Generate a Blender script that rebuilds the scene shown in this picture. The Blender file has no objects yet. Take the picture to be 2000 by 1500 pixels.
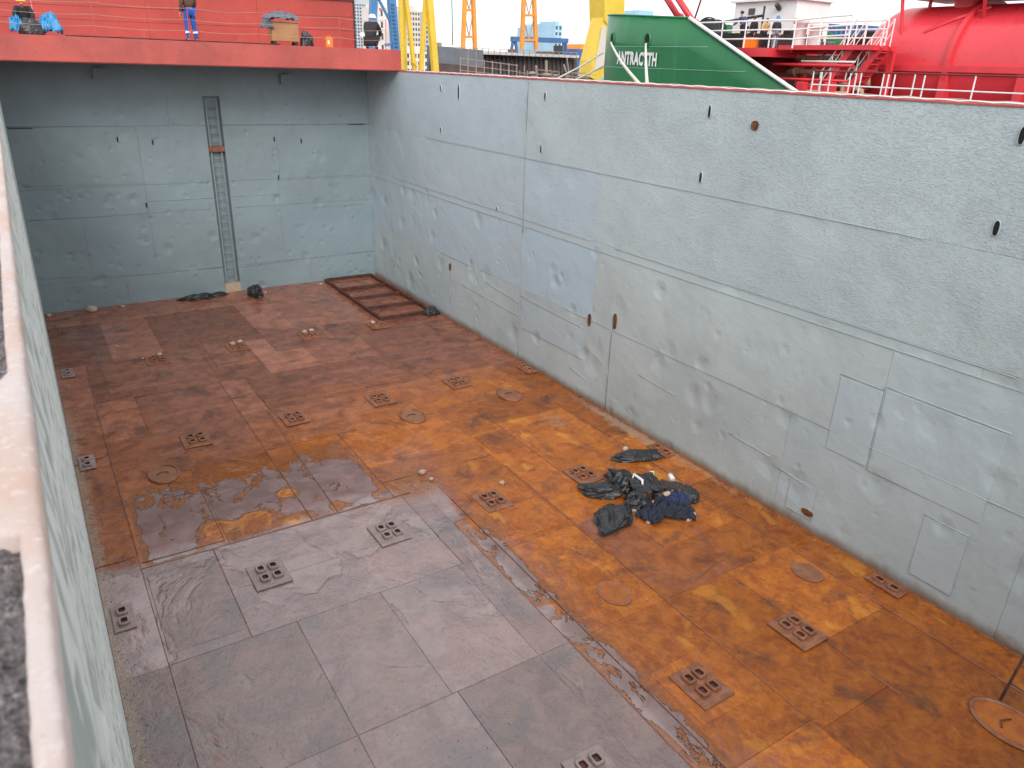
import bpy, bmesh, math, random
import numpy as np
from mathutils import Vector, Matrix, noise as mnoise

# ------------------------------------------------------------------ camera, sky, sun, exposure
SC = bpy.context.scene
COL = SC.collection
CAM = np.array([0.1518, 0.0, 8.967])
FPX, YAW, PITCH, ROLL = 1468.8, 0.57767, -0.40050, 0.033457

def cam_axes():
    ca, sa = math.cos(YAW), math.sin(YAW)
    fwd = np.array([sa*math.cos(PITCH), ca*math.cos(PITCH), math.sin(PITCH)])
    right = np.array([ca, -sa, 0.0]); up = np.cross(right, fwd)
    return right*math.cos(ROLL)+up*math.sin(ROLL), -right*math.sin(ROLL)+up*math.cos(ROLL), fwd
AR, AU, AF = cam_axes()
cd = bpy.data.cameras.new('camera'); cam = bpy.data.objects.new('camera', cd); COL.objects.link(cam)
cam.matrix_world = Matrix([[AR[i], AU[i], -AF[i], CAM[i]] for i in range(3)] + [[0, 0, 0, 1]])
cd.sensor_width = 36.0; cd.lens = FPX*36/2000; cd.clip_start = 0.02; cd.clip_end = 6000
cd.dof.use_dof = True; cd.dof.focus_distance = 13.0; cd.dof.aperture_fstop = 9.0
SC.camera = cam

w = bpy.data.worlds.new('World'); SC.world = w; w.use_nodes = True
nt = w.node_tree; nt.nodes.clear()
SUN_EL, SUN_AZ = math.radians(32), math.radians(-156)     # azimuth from +Y, clockwise seen from above
sky = nt.nodes.new('ShaderNodeTexSky'); sky.sky_type = 'NISHITA'; sky.sun_disc = False
sky.sun_elevation = SUN_EL; sky.sun_rotation = SUN_AZ; sky.air_density = 1.0; sky.dust_density = 4.0; sky.ozone_density = 1.0
hs = nt.nodes.new('ShaderNodeHueSaturation'); hs.inputs['Saturation'].default_value = 0.22
mixw = nt.nodes.new('ShaderNodeMix'); mixw.data_type = 'RGBA'; mixw.inputs[0].default_value = 0.65
mixw.inputs[7].default_value = (13.0, 13.3, 13.7, 1)       # the even layer of cloud
bg = nt.nodes.new('ShaderNodeBackground'); bg.inputs['Strength'].default_value = 0.10
wo = nt.nodes.new('ShaderNodeOutputWorld')
nt.links.new(sky.outputs[0], hs.inputs['Color']); nt.links.new(hs.outputs[0], mixw.inputs[6])
nt.links.new(mixw.outputs[2], bg.inputs['Color']); nt.links.new(bg.outputs[0], wo.inputs[0])
sd = bpy.data.lights.new('sun', 'SUN'); sd.energy = 0.95; sd.angle = math.radians(28); sd.color = (1.0, 0.97, 0.93)
sun = bpy.data.objects.new('sun', sd); COL.objects.link(sun)
sdir = Vector((math.sin(SUN_AZ)*math.cos(SUN_EL), math.cos(SUN_AZ)*math.cos(SUN_EL), math.sin(SUN_EL)))
sun.rotation_euler = sdir.to_track_quat('Z', 'Y').to_euler()
SC.view_settings.view_transform = 'Standard'; SC.view_settings.look = 'None'
SC.view_settings.gamma = 1.0; SC.view_settings.exposure = 0.58; SC.view_settings.use_curve_mapping = False
SC.render.engine = 'CYCLES'; SC.cycles.use_denoising = True
SC.cycles.max_bounces = 7; SC.cycles.diffuse_bounces = 4; SC.cycles.glossy_bounces = 4
SC.cycles.sample_clamp_indirect = 6.0

# ------------------------------------------------------------------ helpers
def P(u, v, ax, val):
    """the point of a coordinate plane (axis ax = val) that the survey of the photograph gives for pixel u, v"""
    d = AF*FPX + AR*(u-1000) + AU*(750-v)
    t = (val-CAM[ax])/d[ax]
    return Vector(CAM + t*d)
rnd = random.Random(7)

def lin(r, g, b):
    f = lambda c: (c/255/12.92) if c/255 <= 0.04045 else ((c/255+0.055)/1.055)**2.4
    return (f(r), f(g), f(b))

class MB:
    def __init__(s): s.v = []; s.f = []; s.m = []
    def add(s, vs, fs, mi=0):
        o = len(s.v); s.v += [tuple(x) for x in vs]; s.f += [tuple(i+o for i in f) for f in fs]; s.m += [mi]*len(fs); return s
    def box(s, x0, x1, y0, y1, z0, z1, mi=0):
        return s.add([(x0,y0,z0),(x1,y0,z0),(x1,y1,z0),(x0,y1,z0),(x0,y0,z1),(x1,y0,z1),(x1,y1,z1),(x0,y1,z1)],
              [(0,3,2,1),(4,5,6,7),(0,1,5,4),(1,2,6,5),(2,3,7,6),(3,0,4,7)], mi)
    def chbox(s, x0, x1, y0, y1, z0, z1, b, mi=0):
        """box with chamfered upper edges"""
        vs = [(x0,y0,z0),(x1,y0,z0),(x1,y1,z0),(x0,y1,z0),(x0,y0,z1-b),(x1,y0,z1-b),(x1,y1,z1-b),(x0,y1,z1-b),
              (x0+b,y0+b,z1),(x1-b,y0+b,z1),(x1-b,y1-b,z1),(x0+b,y1-b,z1)]
        return s.add(vs, [(0,3,2,1),(8,9,10,11)]+[(i,(i+1)%4,4+(i+1)%4,4+i) for i in range(4)]+[(4+i,4+(i+1)%4,8+(i+1)%4,8+i) for i in range(4)], mi)
    def bar(s, a, b, wd, ht=None, mi=0, up=(0,0,1)):
        """rectangular bar from a to b"""
        a = Vector(a); b = Vector(b); ht = ht or wd
        d = (b-a).normalized(); u = Vector(up)
        if abs(d.dot(u)) > 0.98: u = Vector((0,1,0))
        x = d.cross(u).normalized()*wd/2; y = x.cross(d).normalized()*ht/2
        vs = [p+q for p in (a, b) for q in (-x-y, x-y, x+y, -x+y)]
        return s.add(vs, [(0,1,2,3),(7,6,5,4)]+[(i,4+i,4+(i+1)%4,(i+1)%4) for i in range(4)], mi)
    def tube(s, pts, r, n=8, mi=0, caps=True):
        pts = [Vector(p) for p in pts]; o = len(s.v); N = len(pts)
        rs = r if isinstance(r, (list, tuple)) else [r]*N
        pv = None
        for i, p in enumerate(pts):
            d = (pts[min(i+1, N-1)]-pts[max(i-1, 0)]).normalized()
            if pv is None:
                u = Vector((0,0,1)) if abs(d.z) < .95 else Vector((1,0,0))
                pv = (u-d*u.dot(d)).normalized()
            else:
                pv = (pv-d*pv.dot(d)).normalized()
            q = d.cross(pv)
            for k in range(n):
                a = 2*math.pi*k/n; s.v.append(tuple(p+(pv*math.cos(a)+q*math.sin(a))*rs[i]))
        for i in range(N-1):
            for k in range(n):
                k2 = (k+1)%n; s.f.append((o+i*n+k, o+i*n+k2, o+(i+1)*n+k2, o+(i+1)*n+k)); s.m.append(mi)
        if caps:
            s.f.append(tuple(o+k for k in range(n))[::-1]); s.m.append(mi)
            s.f.append(tuple(o+(N-1)*n+k for k in range(n))); s.m.append(mi)
        return s
    def lathe(s, prof, c, axis='Z', n=24, mi=0, a0=0, a1=2*math.pi):
        """profile of (radius, height) turned round an axis through c"""
        c = Vector(c); o = len(s.v); full = abs(a1-a0-2*math.pi) < 1e-6; N = n if full else n+1
        for (r, h) in prof:
            for k in range(N):
                a = a0+(a1-a0)*k/n; x, y = r*math.cos(a), r*math.sin(a)
                q = {'Z': (x, y, h), 'Y': (x, h, y), 'X': (h, x, y)}[axis]; s.v.append(tuple(c+Vector(q)))
        for i in range(len(prof)-1):
            for k in range(n):
                k2 = (k+1) % N if full else k+1
                s.f.append((o+i*N+k, o+i*N+k2, o+(i+1)*N+k2, o+(i+1)*N+k)); s.m.append(mi)
        return s
    def sheet(s, g, mi=0, flip=False):
        """g[i][j] grid of points"""
        o = len(s.v); n = len(g); m = len(g[0])
        for r in g: s.v += [tuple(p) for p in r]
        for i in range(n-1):
            for j in range(m-1):
                q = (o+i*m+j, o+i*m+j+1, o+(i+1)*m+j+1, o+(i+1)*m+j)
                s.f.append(q[::-1] if flip else q); s.m.append(mi)
        return s
    def blob(s, c, rad, n=10, m=16, mi=0, fn=None):
        g = []
        for i in range(n+1):
            t = math.pi*i/n; r = []
            for j in range(m+1):
                a = 2*math.pi*(j % m)/m; d = Vector((math.sin(t)*math.cos(a), math.sin(t)*math.sin(a), math.cos(t)))
                p = Vector((d.x*rad[0], d.y*rad[1], d.z*rad[2]))
                if fn: p = fn(p, d)
                r.append(Vector(c)+p)
            g.append(r)
        return s.sheet(g, mi, True)
    def build(s, name, mats, parent=None, smooth=False, bevel=0):
        me = bpy.data.meshes.new(name); o = Vector((0,0,0)); q = parent
        while q is not None: o = o+q.location; q = q.parent
        me.from_pydata([(x-o.x, y-o.y, z-o.z) for x, y, z in s.v], [], s.f)
        mats = mats if isinstance(mats, (list, tuple)) else [mats]
        for mt in mats: me.materials.append(mt)
        if len(mats) > 1: me.polygons.foreach_set('material_index', s.m)
        if smooth: me.polygons.foreach_set('use_smooth', [True]*len(s.f))
        me.update()
        ob = bpy.data.objects.new(name, me); COL.objects.link(ob); ob.parent = parent
        if bevel:
            b = ob.modifiers.new('bevel', 'BEVEL'); b.width = bevel; b.segments = 2; b.limit_method = 'ANGLE'
        if smooth == 'auto' :
            pass
        return ob

def tag(o, label, cat, group=None):
    o['label'] = label; o['category'] = cat
    if group: o['group'] = group
    return o
def thing(name, loc, label, cat, group=None):
    o = bpy.data.objects.new(name, None); COL.objects.link(o); o.location = loc; o.empty_display_size = .1
    return tag(o, label, cat, group)
def structure(o): o['kind'] = 'structure'; return o
def stuff(o): o['kind'] = 'stuff'; return o
def copy_tree(o, parent=None):
    c = o.copy(); COL.objects.link(c); c.parent = parent
    for ch in [x for x in o.children]: copy_tree(ch, c)
    return c
def kids(o): return list(o.children)

# ------------------------------------------------------------------ materials
def nodes(name):
    m = bpy.data.materials.new(name); m.use_nodes = True
    t = m.node_tree; b = t.nodes['Principled BSDF']
    return m, t, b
def N(t, ty, **kw):
    n = t.nodes.new(ty)
    for k, v in kw.items():
        if k.startswith('i_'):
            key = k[2:]; n.inputs[int(key) if key.isdigit() else key].default_value = v
        else: setattr(n, k, v)
    return n
def L(t, a, b): t.links.new(a, b)
def noise_tex(t, vec, scale, detail=4, rough=.55, dist=0):
    n = N(t, 'ShaderNodeTexNoise'); n.inputs['Scale'].default_value = scale; n.inputs['Detail'].default_value = detail
    n.inputs['Roughness'].default_value = rough; n.inputs['Distortion'].default_value = dist
    if vec is not None: L(t, vec, n.inputs['Vector'])
    return n.outputs['Fac']
def ramp(t, fac, lo, hi, a=0., b=1.):
    n = N(t, 'ShaderNodeMapRange'); n.inputs[1].default_value = lo; n.inputs[2].default_value = hi
    n.inputs[3].default_value = a; n.inputs[4].default_value = b; n.interpolation_type = 'SMOOTHSTEP'
    L(t, fac, n.inputs[0]); return n.outputs[0]
def mixc(t, fac, a, b, blend='MIX'):
    n = N(t, 'ShaderNodeMix', data_type='RGBA', blend_type=blend)
    for s, x in ((0, fac), (6, a), (7, b)):
        if isinstance(x, (int, float)): n.inputs[s].default_value = x
        elif isinstance(x, tuple): n.inputs[s].default_value = (*x[:3], 1)
        else: L(t, x, n.inputs[s])
    return n.outputs[2]
def mth(t, op, a, b=None, c=None, clamp=False):
    n = N(t, 'ShaderNodeMath', operation=op, use_clamp=clamp)
    for i, x in enumerate((a, b, c)):
        if x is None: continue
        if isinstance(x, (int, float)): n.inputs[i].default_value = x
        else: L(t, x, n.inputs[i])
    return n.outputs[0]
def geo_pos(t): return N(t, 'ShaderNodeNewGeometry').outputs['Position']
def mapping(t, vec, scale=(1,1,1), loc=(0,0,0)):
    n = N(t, 'ShaderNodeMapping'); n.inputs['Scale'].default_value = scale; n.inputs['Location'].default_value = loc
    L(t, vec, n.inputs['Vector']); return n.outputs[0]
def bump(t, b, h, dist, strength=1.0, prev=None):
    n = N(t, 'ShaderNodeBump'); n.inputs['Strength'].default_value = strength; n.inputs['Distance'].default_value = dist
    L(t, h, n.inputs['Height'])
    if prev is not None: L(t, prev, n.inputs['Normal'])
    if b is not None: L(t, n.outputs[0], b.inputs['Normal'])
    return n.outputs[0]

def paint(name, col, rough=.5, var=.18, scale=1.2, bmp=.002, metal=0., stain=None, stain_amt=.0, spec=.5, fine=30):
    """worn paint: base colour with cloudy variation, grime streaks and slight relief"""
    m, t, b = nodes(name); pos = geo_pos(t)
    n1 = noise_tex(t, pos, scale, 6, .65); n2 = noise_tex(t, pos, scale*fine/3, 3)
    d = tuple(c*(1-var*1.3) for c in col); l = tuple(min(1, c*(1+var*.7)+.004) for c in col)
    c = mixc(t, ramp(t, n1, .3, .7), d, l)
    c = mixc(t, mth(t, 'MULTIPLY', ramp(t, n2, .55, .75), .25), c, tuple(x*.55 for x in col))
    if stain:
        st = noise_tex(t, mapping(t, pos, (1.6, 1.6, .35)), scale*1.4, 5, .7)
        c = mixc(t, mth(t, 'MULTIPLY', ramp(t, st, .56, .74), stain_amt), c, stain)
    L(t, c, b.inputs['Base Color'])
    L(t, ramp(t, n1, .2, .8, max(.05, rough-.12), min(1, rough+.12)), b.inputs['Roughness'])
    b.inputs['Metallic'].default_value = metal; b.inputs['Specular IOR Level'].default_value = spec
    if bmp: bump(t, b, n2, bmp)
    return m

RUSTC = (.16, .05, .02)
M = {}
M['red_deck'] = paint('red_deck_paint', lin(176, 80, 72), .6, .14, .9, .002, stain=lin(150, 66, 58), stain_amt=.75)
M['red_wall'] = paint('red_wall_paint', lin(172, 66, 57), .55, .14, .5, .003, stain=lin(190, 92, 80), stain_amt=.5)
M['red_ship'] = paint('red_ship_paint', lin(214, 58, 66), .42, .08, .8, .001)
M['red_tank'] = paint('red_tank_paint', lin(216, 62, 72), .3, .05, .5, .001)
M['dark_red'] = paint('dark_red_paint', lin(120, 30, 34), .55, .2, .8)
M['green'] = paint('green_hull_paint', lin(18, 108, 60), .35, .06, .6, .001, stain=lin(50, 128, 84), stain_amt=.5)
M['pale_green'] = paint('pale_green_paint', lin(140, 190, 170), .4, .08)
M['white'] = paint('white_paint', lin(228, 228, 226), .45, .06)
M['white_rope'] = paint('white_rope', lin(214, 210, 200), .9, .12, 20, .004)
M['yellow'] = paint('yellow_crane_paint', lin(226, 190, 60), .45, .1, .3)
M['orange'] = paint('orange_crane_paint', lin(228, 150, 58), .5, .1, .3)
M['blue'] = paint('blue_crane_paint', lin(72, 128, 176), .5, .1, .3)
M['navy'] = paint('navy_gantry_paint', lin(66, 98, 146), .55, .1, .2)
M['sky_blue'] = paint('light_blue_cladding', lin(160, 196, 216), .55, .08, .1)
M['grey_dock'] = paint('grey_dock_steel', lin(106, 110, 116), .6, .2, .4, stain=lin(84, 62, 58), stain_amt=.6)
M['rust_dock'] = paint('rusty_dock_steel', lin(92, 76, 74), .75, .25, .5, stain=lin(60, 40, 36), stain_amt=.7)
M['dark_steel'] = paint('dark_steel', lin(58, 58, 62), .55, .25, 2)
M['beige_pipe'] = paint('beige_pipe_paint', lin(176, 150, 124), .5, .1, 1)
M['scaffold'] = paint('galvanised_tube', lin(160, 140, 130), .5, .2, 3, stain=lin(140, 80, 66), stain_amt=.6)
M['grey_bldg'] = paint('grey_concrete', lin(176, 182, 188), .8, .06, .05)
M['white_bldg'] = paint('white_render', lin(214, 206, 200), .8, .05, .05)
M['beige_bldg'] = paint('beige_render', lin(206, 196, 184), .8, .05, .05)
M['brick_bldg'] = paint('red_brick_render', lin(190, 120, 100), .8, .08, .05)
M['black'] = paint('black_rubber', (.012, .012, .013), .55, .3, 4)
M['hole'] = paint('opening_shade', (.006, .006, .006), .9, .3, 8)  # near-black paint standing in for the shade inside slots and openings
M['denim_blue'] = paint('blue_workwear', lin(26, 84, 168), .85, .15, 6, .003)
M['navy_cloth'] = paint('navy_cloth', lin(40, 44, 60), .85, .25, 6, .004)
M['navy_denim'] = paint('denim_cloth', lin(44, 56, 92), .85, .2, 6, .003)
M['brown_cloth'] = paint('brown_jacket', lin(92, 70, 56), .9, .15, 6, .003)
M['black_cloth'] = paint('black_jacket', lin(40, 40, 44), .9, .2, 6, .003)
M['blue_cloth'] = paint('slate_blue_jacket', lin(66, 78, 110), .9, .15, 6, .003)
M['tan_cloth'] = paint('tan_jacket', lin(196, 160, 112), .9, .12, 6, .003)
M['skin'] = paint('skin', lin(196, 142, 118), .55, .06, 12, 0)
M['hardhat_yellow'] = paint('yellow_hard_hat', lin(244, 208, 40), .35, .04, 4, 0)
M['hardhat_white'] = paint('white_hard_hat', lin(232, 232, 230), .35, .04, 4, 0)
M['hardhat_blue'] = paint('blue_hard_hat', lin(30, 130, 200), .35, .04, 4, 0)
M['leather'] = paint('dark_boot_leather', lin(44, 40, 44), .6, .2, 8)
M['tarp_blue'] = paint('blue_tarpaulin', lin(40, 140, 196), .38, .12, 5, .002)
M['grey_cloth'] = paint('grey_tarpaulin', lin(96, 104, 118), .6, .15, 5, .002)
M['plywood'] = paint('plywood', lin(164, 124, 86), .75, .12, 2, .001)
M['orange_plastic'] = paint('orange_plastic', lin(240, 130, 30), .4, .1, 6)
M['stone'] = paint('pale_rubble', lin(188, 168, 150), .9, .2, 14, .004)
M['reflective'] = paint('silver_tape', lin(226, 226, 226), .35, .03, 4)

def plastic_mat(name, col, rough=.3):
    m, t, b = nodes(name); pos = geo_pos(t)
    n1 = noise_tex(t, pos, 7, 5, .6, 1.2); n2 = noise_tex(t, pos, 26, 3, .5, .8)
    L(t, mixc(t, ramp(t, n1, .3, .7), tuple(c*.7 for c in col), tuple(c*1.5 for c in col)), b.inputs['Base Color'])
    L(t, ramp(t, n2, .3, .7, rough-.08, rough+.15), b.inputs['Roughness'])
    bump(t, b, n1, .022)
    return m
M['bag'] = plastic_mat('black_bin_liner', (.022, .022, .025), .22)
M['bag_brown'] = plastic_mat('dark_brown_bin_liner', (.04, .026, .026), .26)

def rust_floor_mat():
    """wet rusty steel; the attribute 'zone' says where rust is orange (r), steel is greyer, partly by painted-in sky reflection (g), water stands (b) and pale dust lies (a)"""
    m, t, b = nodes('wet_rusty_steel'); pos = geo_pos(t)
    at = N(t, 'ShaderNodeAttribute', attribute_name='zone'); sp = N(t, 'ShaderNodeSeparateColor'); L(t, at.outputs['Color'], sp.inputs[0])
    R, G, B, A = sp.outputs[0], sp.outputs[1], sp.outputs[2], at.outputs['Alpha']
    tint = N(t, 'ShaderNodeAttribute', attribute_name='tint').outputs['Fac']
    big = noise_tex(t, pos, .55, 5, .6, .4); mid = noise_tex(t, pos, 2.2, 6, .62, .6); fine = noise_tex(t, pos, 16, 5, .65)
    grain = noise_tex(t, pos, 90, 3, .6); streak = noise_tex(t, mapping(t, pos, (.35, 2.6, 1)), 1.6, 5, .6)
    vfine = noise_tex(t, mapping(t, pos, (1, 1, 1), (7, 3, 0)), 5.5, 5, .7, .9)
    red0, red1 = (.215, .075, .044), (.375, .142, .084)
    c = mixc(t, ramp(t, mid, .3, .7), red0, red1)
    c = mixc(t, mth(t, 'MULTIPLY', ramp(t, streak, .45, .7), .4), c, (.11, .045, .03))
    org = mixc(t, ramp(t, mth(t, 'MULTIPLY_ADD', vfine, .5, mth(t, 'MULTIPLY', mid, .5)), .36, .64), (.255, .062, .009), (.43, .128, .014))
    rr = ramp(t, mth(t, 'ADD', R, mth(t, 'MULTIPLY', mth(t, 'SUBTRACT', mth(t, 'ADD', big, vfine), 1.0), .75)), .25, .78)
    c = mixc(t, rr, c, org)
    dk = mth(t, 'MULTIPLY', ramp(t, noise_tex(t, mapping(t, pos, (1, 1, 1), (31, 8, 0)), 1.1, 6, .65, .5), .52, .68), .62)
    c = mixc(t, dk, c, (.065, .032, .022))
    gry = mixc(t, ramp(t, mid, .3, .7), (.205, .132, .126), (.30, .205, .195))  # grey steel colour, with the sky's reflection partly painted into it
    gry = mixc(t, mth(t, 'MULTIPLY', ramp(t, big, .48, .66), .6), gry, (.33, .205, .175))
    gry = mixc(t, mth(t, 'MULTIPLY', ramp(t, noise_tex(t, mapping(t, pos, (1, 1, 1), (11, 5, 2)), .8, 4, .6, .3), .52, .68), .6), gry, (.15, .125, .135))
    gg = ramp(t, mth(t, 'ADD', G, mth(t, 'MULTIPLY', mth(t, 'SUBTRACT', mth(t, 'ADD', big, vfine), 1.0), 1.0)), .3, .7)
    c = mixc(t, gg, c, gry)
    # bright ochre blotches where rust mud has dried
    och = ramp(t, mth(t, 'ADD', noise_tex(t, mapping(t, pos, (.9, .6, 1), (3, 19, 0)), 1.5, 4, .5, .5), mth(t, 'MULTIPLY', mth(t, 'SUBTRACT', R, .8), .16)), .62, .70)
    c = mixc(t, mth(t, 'MULTIPLY', och, mth(t, 'MULTIPLY', R, .6)), c, (.56, .22, .026))
    # plate to plate difference
    tm = N(t, 'ShaderNodeMix', data_type='RGBA', blend_type='MULTIPLY'); tm.inputs[0].default_value = 1.0
    cmb = N(t, 'ShaderNodeCombineColor'); 
    for k, amp in ((0, .56), (1, .62), (2, .68)): L(t, mth(t, 'MULTIPLY_ADD', tint, amp, 1-amp*.5), cmb.inputs[k])
    L(t, c, tm.inputs[6]); L(t, cmb.outputs[0], tm.inputs[7]); c = tm.outputs[2]
    c = mixc(t, mth(t, 'MULTIPLY', ramp(t, fine, .5, .72), .35), c, (.07, .03, .02))
    c = mixc(t, mth(t, 'MULTIPLY', ramp(t, grain, .66, .76), .35), c, (.02, .015, .014))
    aa = ramp(t, mth(t, 'ADD', A, mth(t, 'MULTIPLY', mth(t, 'SUBTRACT', mth(t, 'ADD', vfine, fine), 1.0), .9)), .3, .7)
    c = mixc(t, mth(t, 'MULTIPLY', aa, .8), c, mixc(t, ramp(t, grain, .4, .6), (.20, .14, .10), (.42, .33, .25)))
    # standing water with ochre silt
    wv = mth(t, 'ADD', B, mth(t, 'MULTIPLY', mth(t, 'SUBTRACT', noise_tex(t, mapping(t, pos, (1.2, .75, 1)), 1.7, 6, .66, .7), .5), 1.5))
    wt = ramp(t, wv, .47, .50)
    silt = mixc(t, ramp(t, vfine, .3, .7), (.20, .062, .02), (.30, .105, .03))
    silt = mixc(t, ramp(t, R, 1.0, 1.25), silt, (.56, .235, .035))
    sky_film = mixc(t, ramp(t, mid, .35, .65), (.20, .135, .125), (.27, .19, .18))  # lilac sky reflection put into the water's base colour
    c = mixc(t, mth(t, 'MULTIPLY', ramp(t, B, .08, .3), mth(t, 'SUBTRACT', 1.0, wt)), c, silt)
    c = mixc(t, wt, c, sky_film)
    L(t, c, b.inputs['Base Color'])
    ro = mth(t, 'ADD', ramp(t, mid, .25, .75, .16, .36), mth(t, 'MULTIPLY', ramp(t, fine, .4, .8), .12))
    ro = mth(t, 'ADD', ro, mth(t, 'MULTIPLY', aa, .35))
    wp = ramp(t, mth(t, 'ADD', noise_tex(t, mapping(t, pos, (1, .7, 1), (4, 9, 1)), .75, 4, .6, .6), mth(t, 'MULTIPLY', mth(t, 'SUBTRACT', tint, .5), .12)), .48, .58)
    ro = mth(t, 'MULTIPLY', ro, mth(t, 'MULTIPLY_ADD', wp, -.55, 1.05))
    n = N(t, 'ShaderNodeMix', data_type='FLOAT'); L(t, wt, n.inputs[0]); L(t, ro, n.inputs[2]); n.inputs[3].default_value = .06
    L(t, n.outputs[0], b.inputs['Roughness'])
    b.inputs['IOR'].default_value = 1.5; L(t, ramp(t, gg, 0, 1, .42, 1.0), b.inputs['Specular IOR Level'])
    keep = mth(t, 'MULTIPLY', mth(t, 'SUBTRACT', 1.0, mth(t, 'MULTIPLY', wt, .96)), mth(t, 'MULTIPLY_ADD', wp, -.6, 1.0))
    b1 = bump(t, None, mth(t, 'MULTIPLY', mid, keep), .03)
    b2 = bump(t, None, mth(t, 'MULTIPLY', fine, keep), .006, 1, b1)
    bump(t, b, mth(t, 'MULTIPLY', grain, keep), .0015, 1, b2)
    return m
M['floor'] = rust_floor_mat()

def rust_part_mat(name, c0, c1, rough=.45):
    m, t, b = nodes(name); pos = geo_pos(t)
    n1 = noise_tex(t, pos, 5, 6, .65, .5); n2 = noise_tex(t, pos, 60, 4, .6)
    L(t, mixc(t, ramp(t, n1, .3, .7), c0, c1), b.inputs['Base Color'])
    L(t, ramp(t, n1, .2, .8, rough-.1, rough+.2), b.inputs['Roughness']); bump(t, b, n2, .004)
    return m
M['weld'] = rust_part_mat('rusty_weld_bead', (.17, .065, .04), (.30, .14, .10), .35)
M['socket'] = rust_part_mat('worn_brown_steel', (.17, .062, .032), (.31, .125, .065), .4)
M['socket_grey'] = rust_part_mat('worn_grey_brown_steel', (.23, .165, .155), (.33, .25, .235), .4)
M['rust_bar'] = rust_part_mat('dark_rusty_steel', (.05, .018, .012), (.12, .04, .025), .55)
M['ochre'] = rust_part_mat('ochre_rust_silt', (.19, .075, .035), (.29, .125, .06), .55)
M['ochre_bright'] = rust_part_mat('bright_ochre_rust_silt', (.27, .072, .013), (.40, .118, .018), .6)
M['rust_spot'] = rust_part_mat('rust_streak', (.03, .015, .01), (.22, .08, .02), .8)
M['brown_steel'] = rust_part_mat('brown_steel_tube', (.08, .05, .04), (.16, .10, .08), .5)

def wall_mat(name, col, grime=True):
    """grey hold paint over dented plate: 'pit' says how orange-peeled the plate is, 'tint' its own shade"""
    m, t, b = nodes(name); pos = geo_pos(t)
    tint = N(t, 'ShaderNodeAttribute', attribute_name='tint').outputs['Fac']
    pit = N(t, 'ShaderNodeAttribute', attribute_name='pit').outputs['Fac']
    big = noise_tex(t, pos, .35, 5, .6); mid = noise_tex(t, pos, 1.6, 5, .6); fine = noise_tex(t, pos, 11, 4, .6)
    drip = noise_tex(t, mapping(t, pos, (3.2, 3.2, .22)), 1.5, 4, .6)
    c = mixc(t, ramp(t, big, .3, .7), tuple(x*.9 for x in col), tuple(min(1, x*1.08) for x in col))
    c = mixc(t, mth(t, 'MULTIPLY', ramp(t, drip, .5, .75), .22), c, (col[0]*1.12, col[1]*1.06, col[2]*1.0))
    c = mixc(t, mth(t, 'MULTIPLY', ramp(t, mid, .55, .75), .18), c, tuple(x*.75 for x in col))
    c = mixc(t, tint, c, (col[0]*.93, col[1]*1.02, col[2]*1.16))
    if grime:
        z = N(t, 'ShaderNodeSeparateXYZ'); L(t, pos, z.inputs[0])
        gz = mth(t, 'ADD', z.outputs[2], mth(t, 'MULTIPLY', mth(t, 'SUBTRACT', mth(t, 'MULTIPLY_ADD', mid, .6, mth(t, 'MULTIPLY', drip, .4)), .5), .30))
        c = mixc(t, mth(t, 'MULTIPLY', ramp(t, gz, .0, .30, 1, 0), .85), c, (.19, .115, .06))
    L(t, c, b.inputs['Base Color'])
    L(t, ramp(t, mid, .2, .8, .42, .6), b.inputs['Roughness']); b.inputs['Specular IOR Level'].default_value = .4
    wrp = N(t, 'ShaderNodeTexNoise'); wrp.inputs['Scale'].default_value = 2.2; wrp.inputs['Detail'].default_value = 2; L(t, pos, wrp.inputs['Vector'])
    # dents: sparse round hollows, from a cell pattern whose cells mostly stay flat
    def dents(scale, keep_lo, seed):
        v = N(t, 'ShaderNodeTexVoronoi'); v.inputs['Scale'].default_value = scale; v.inputs['Randomness'].default_value = 1
        wv = N(t, 'ShaderNodeVectorMath', operation='MULTIPLY_ADD'); L(t, wrp.outputs['Color'], wv.inputs[0]); wv.inputs[1].default_value = (.16, .16, .16); L(t, mapping(t, pos, (1, 1, 1), (seed, seed*2, seed*3)), wv.inputs[2]); L(t, wv.outputs[0], v.inputs['Vector'])
        s = N(t, 'ShaderNodeSeparateColor'); L(t, v.outputs['Color'], s.inputs[0])
        on = ramp(t, s.outputs[0], keep_lo, keep_lo+.02)
        wdt = mth(t, 'MULTIPLY_ADD', s.outputs[1], .34, .26)
        h = ramp(t, mth(t, 'DIVIDE', v.outputs['Distance'], wdt), 0, 1, 0, 1)
        return mth(t, 'MULTIPLY', mth(t, 'SUBTRACT', h, 1), on)
    npit = mth(t, 'SUBTRACT', 1.25, pit)
    d1 = dents(1.15, .50, 3.); d2 = dents(3.1, .70, 9.)
    b1 = bump(t, None, mth(t, 'MULTIPLY', mth(t, 'ADD', d1, mth(t, 'MULTIPLY', d2, .55)), npit), .034)
    b2 = bump(t, None, mid, .030, 1, b1)
    pk = N(t, 'ShaderNodeTexVoronoi', feature='SMOOTH_F1'); pk.inputs['Scale'].default_value = 9; L(t, mapping(t, pos, (1, .8, 1.5)), pk.inputs['Vector'])
    pn = ramp(t, mth(t, 'ADD', noise_tex(t, mapping(t, pos, (1, .7, 1.9)), 19, 4, .65, .8), mth(t, 'MULTIPLY', mid, .30)), .60, .84)
    b3 = bump(t, None, mth(t, 'MULTIPLY', pn, pit), .0065, 1, b2)
    bump(t, b, fine, .002, 1, b3)
    return m
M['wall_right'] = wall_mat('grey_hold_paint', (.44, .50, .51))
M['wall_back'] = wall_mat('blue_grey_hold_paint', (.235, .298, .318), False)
M['bead_grey'] = paint('painted_weld_bead', (.42, .47, .47), .4, .08, 6, .001)

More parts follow.
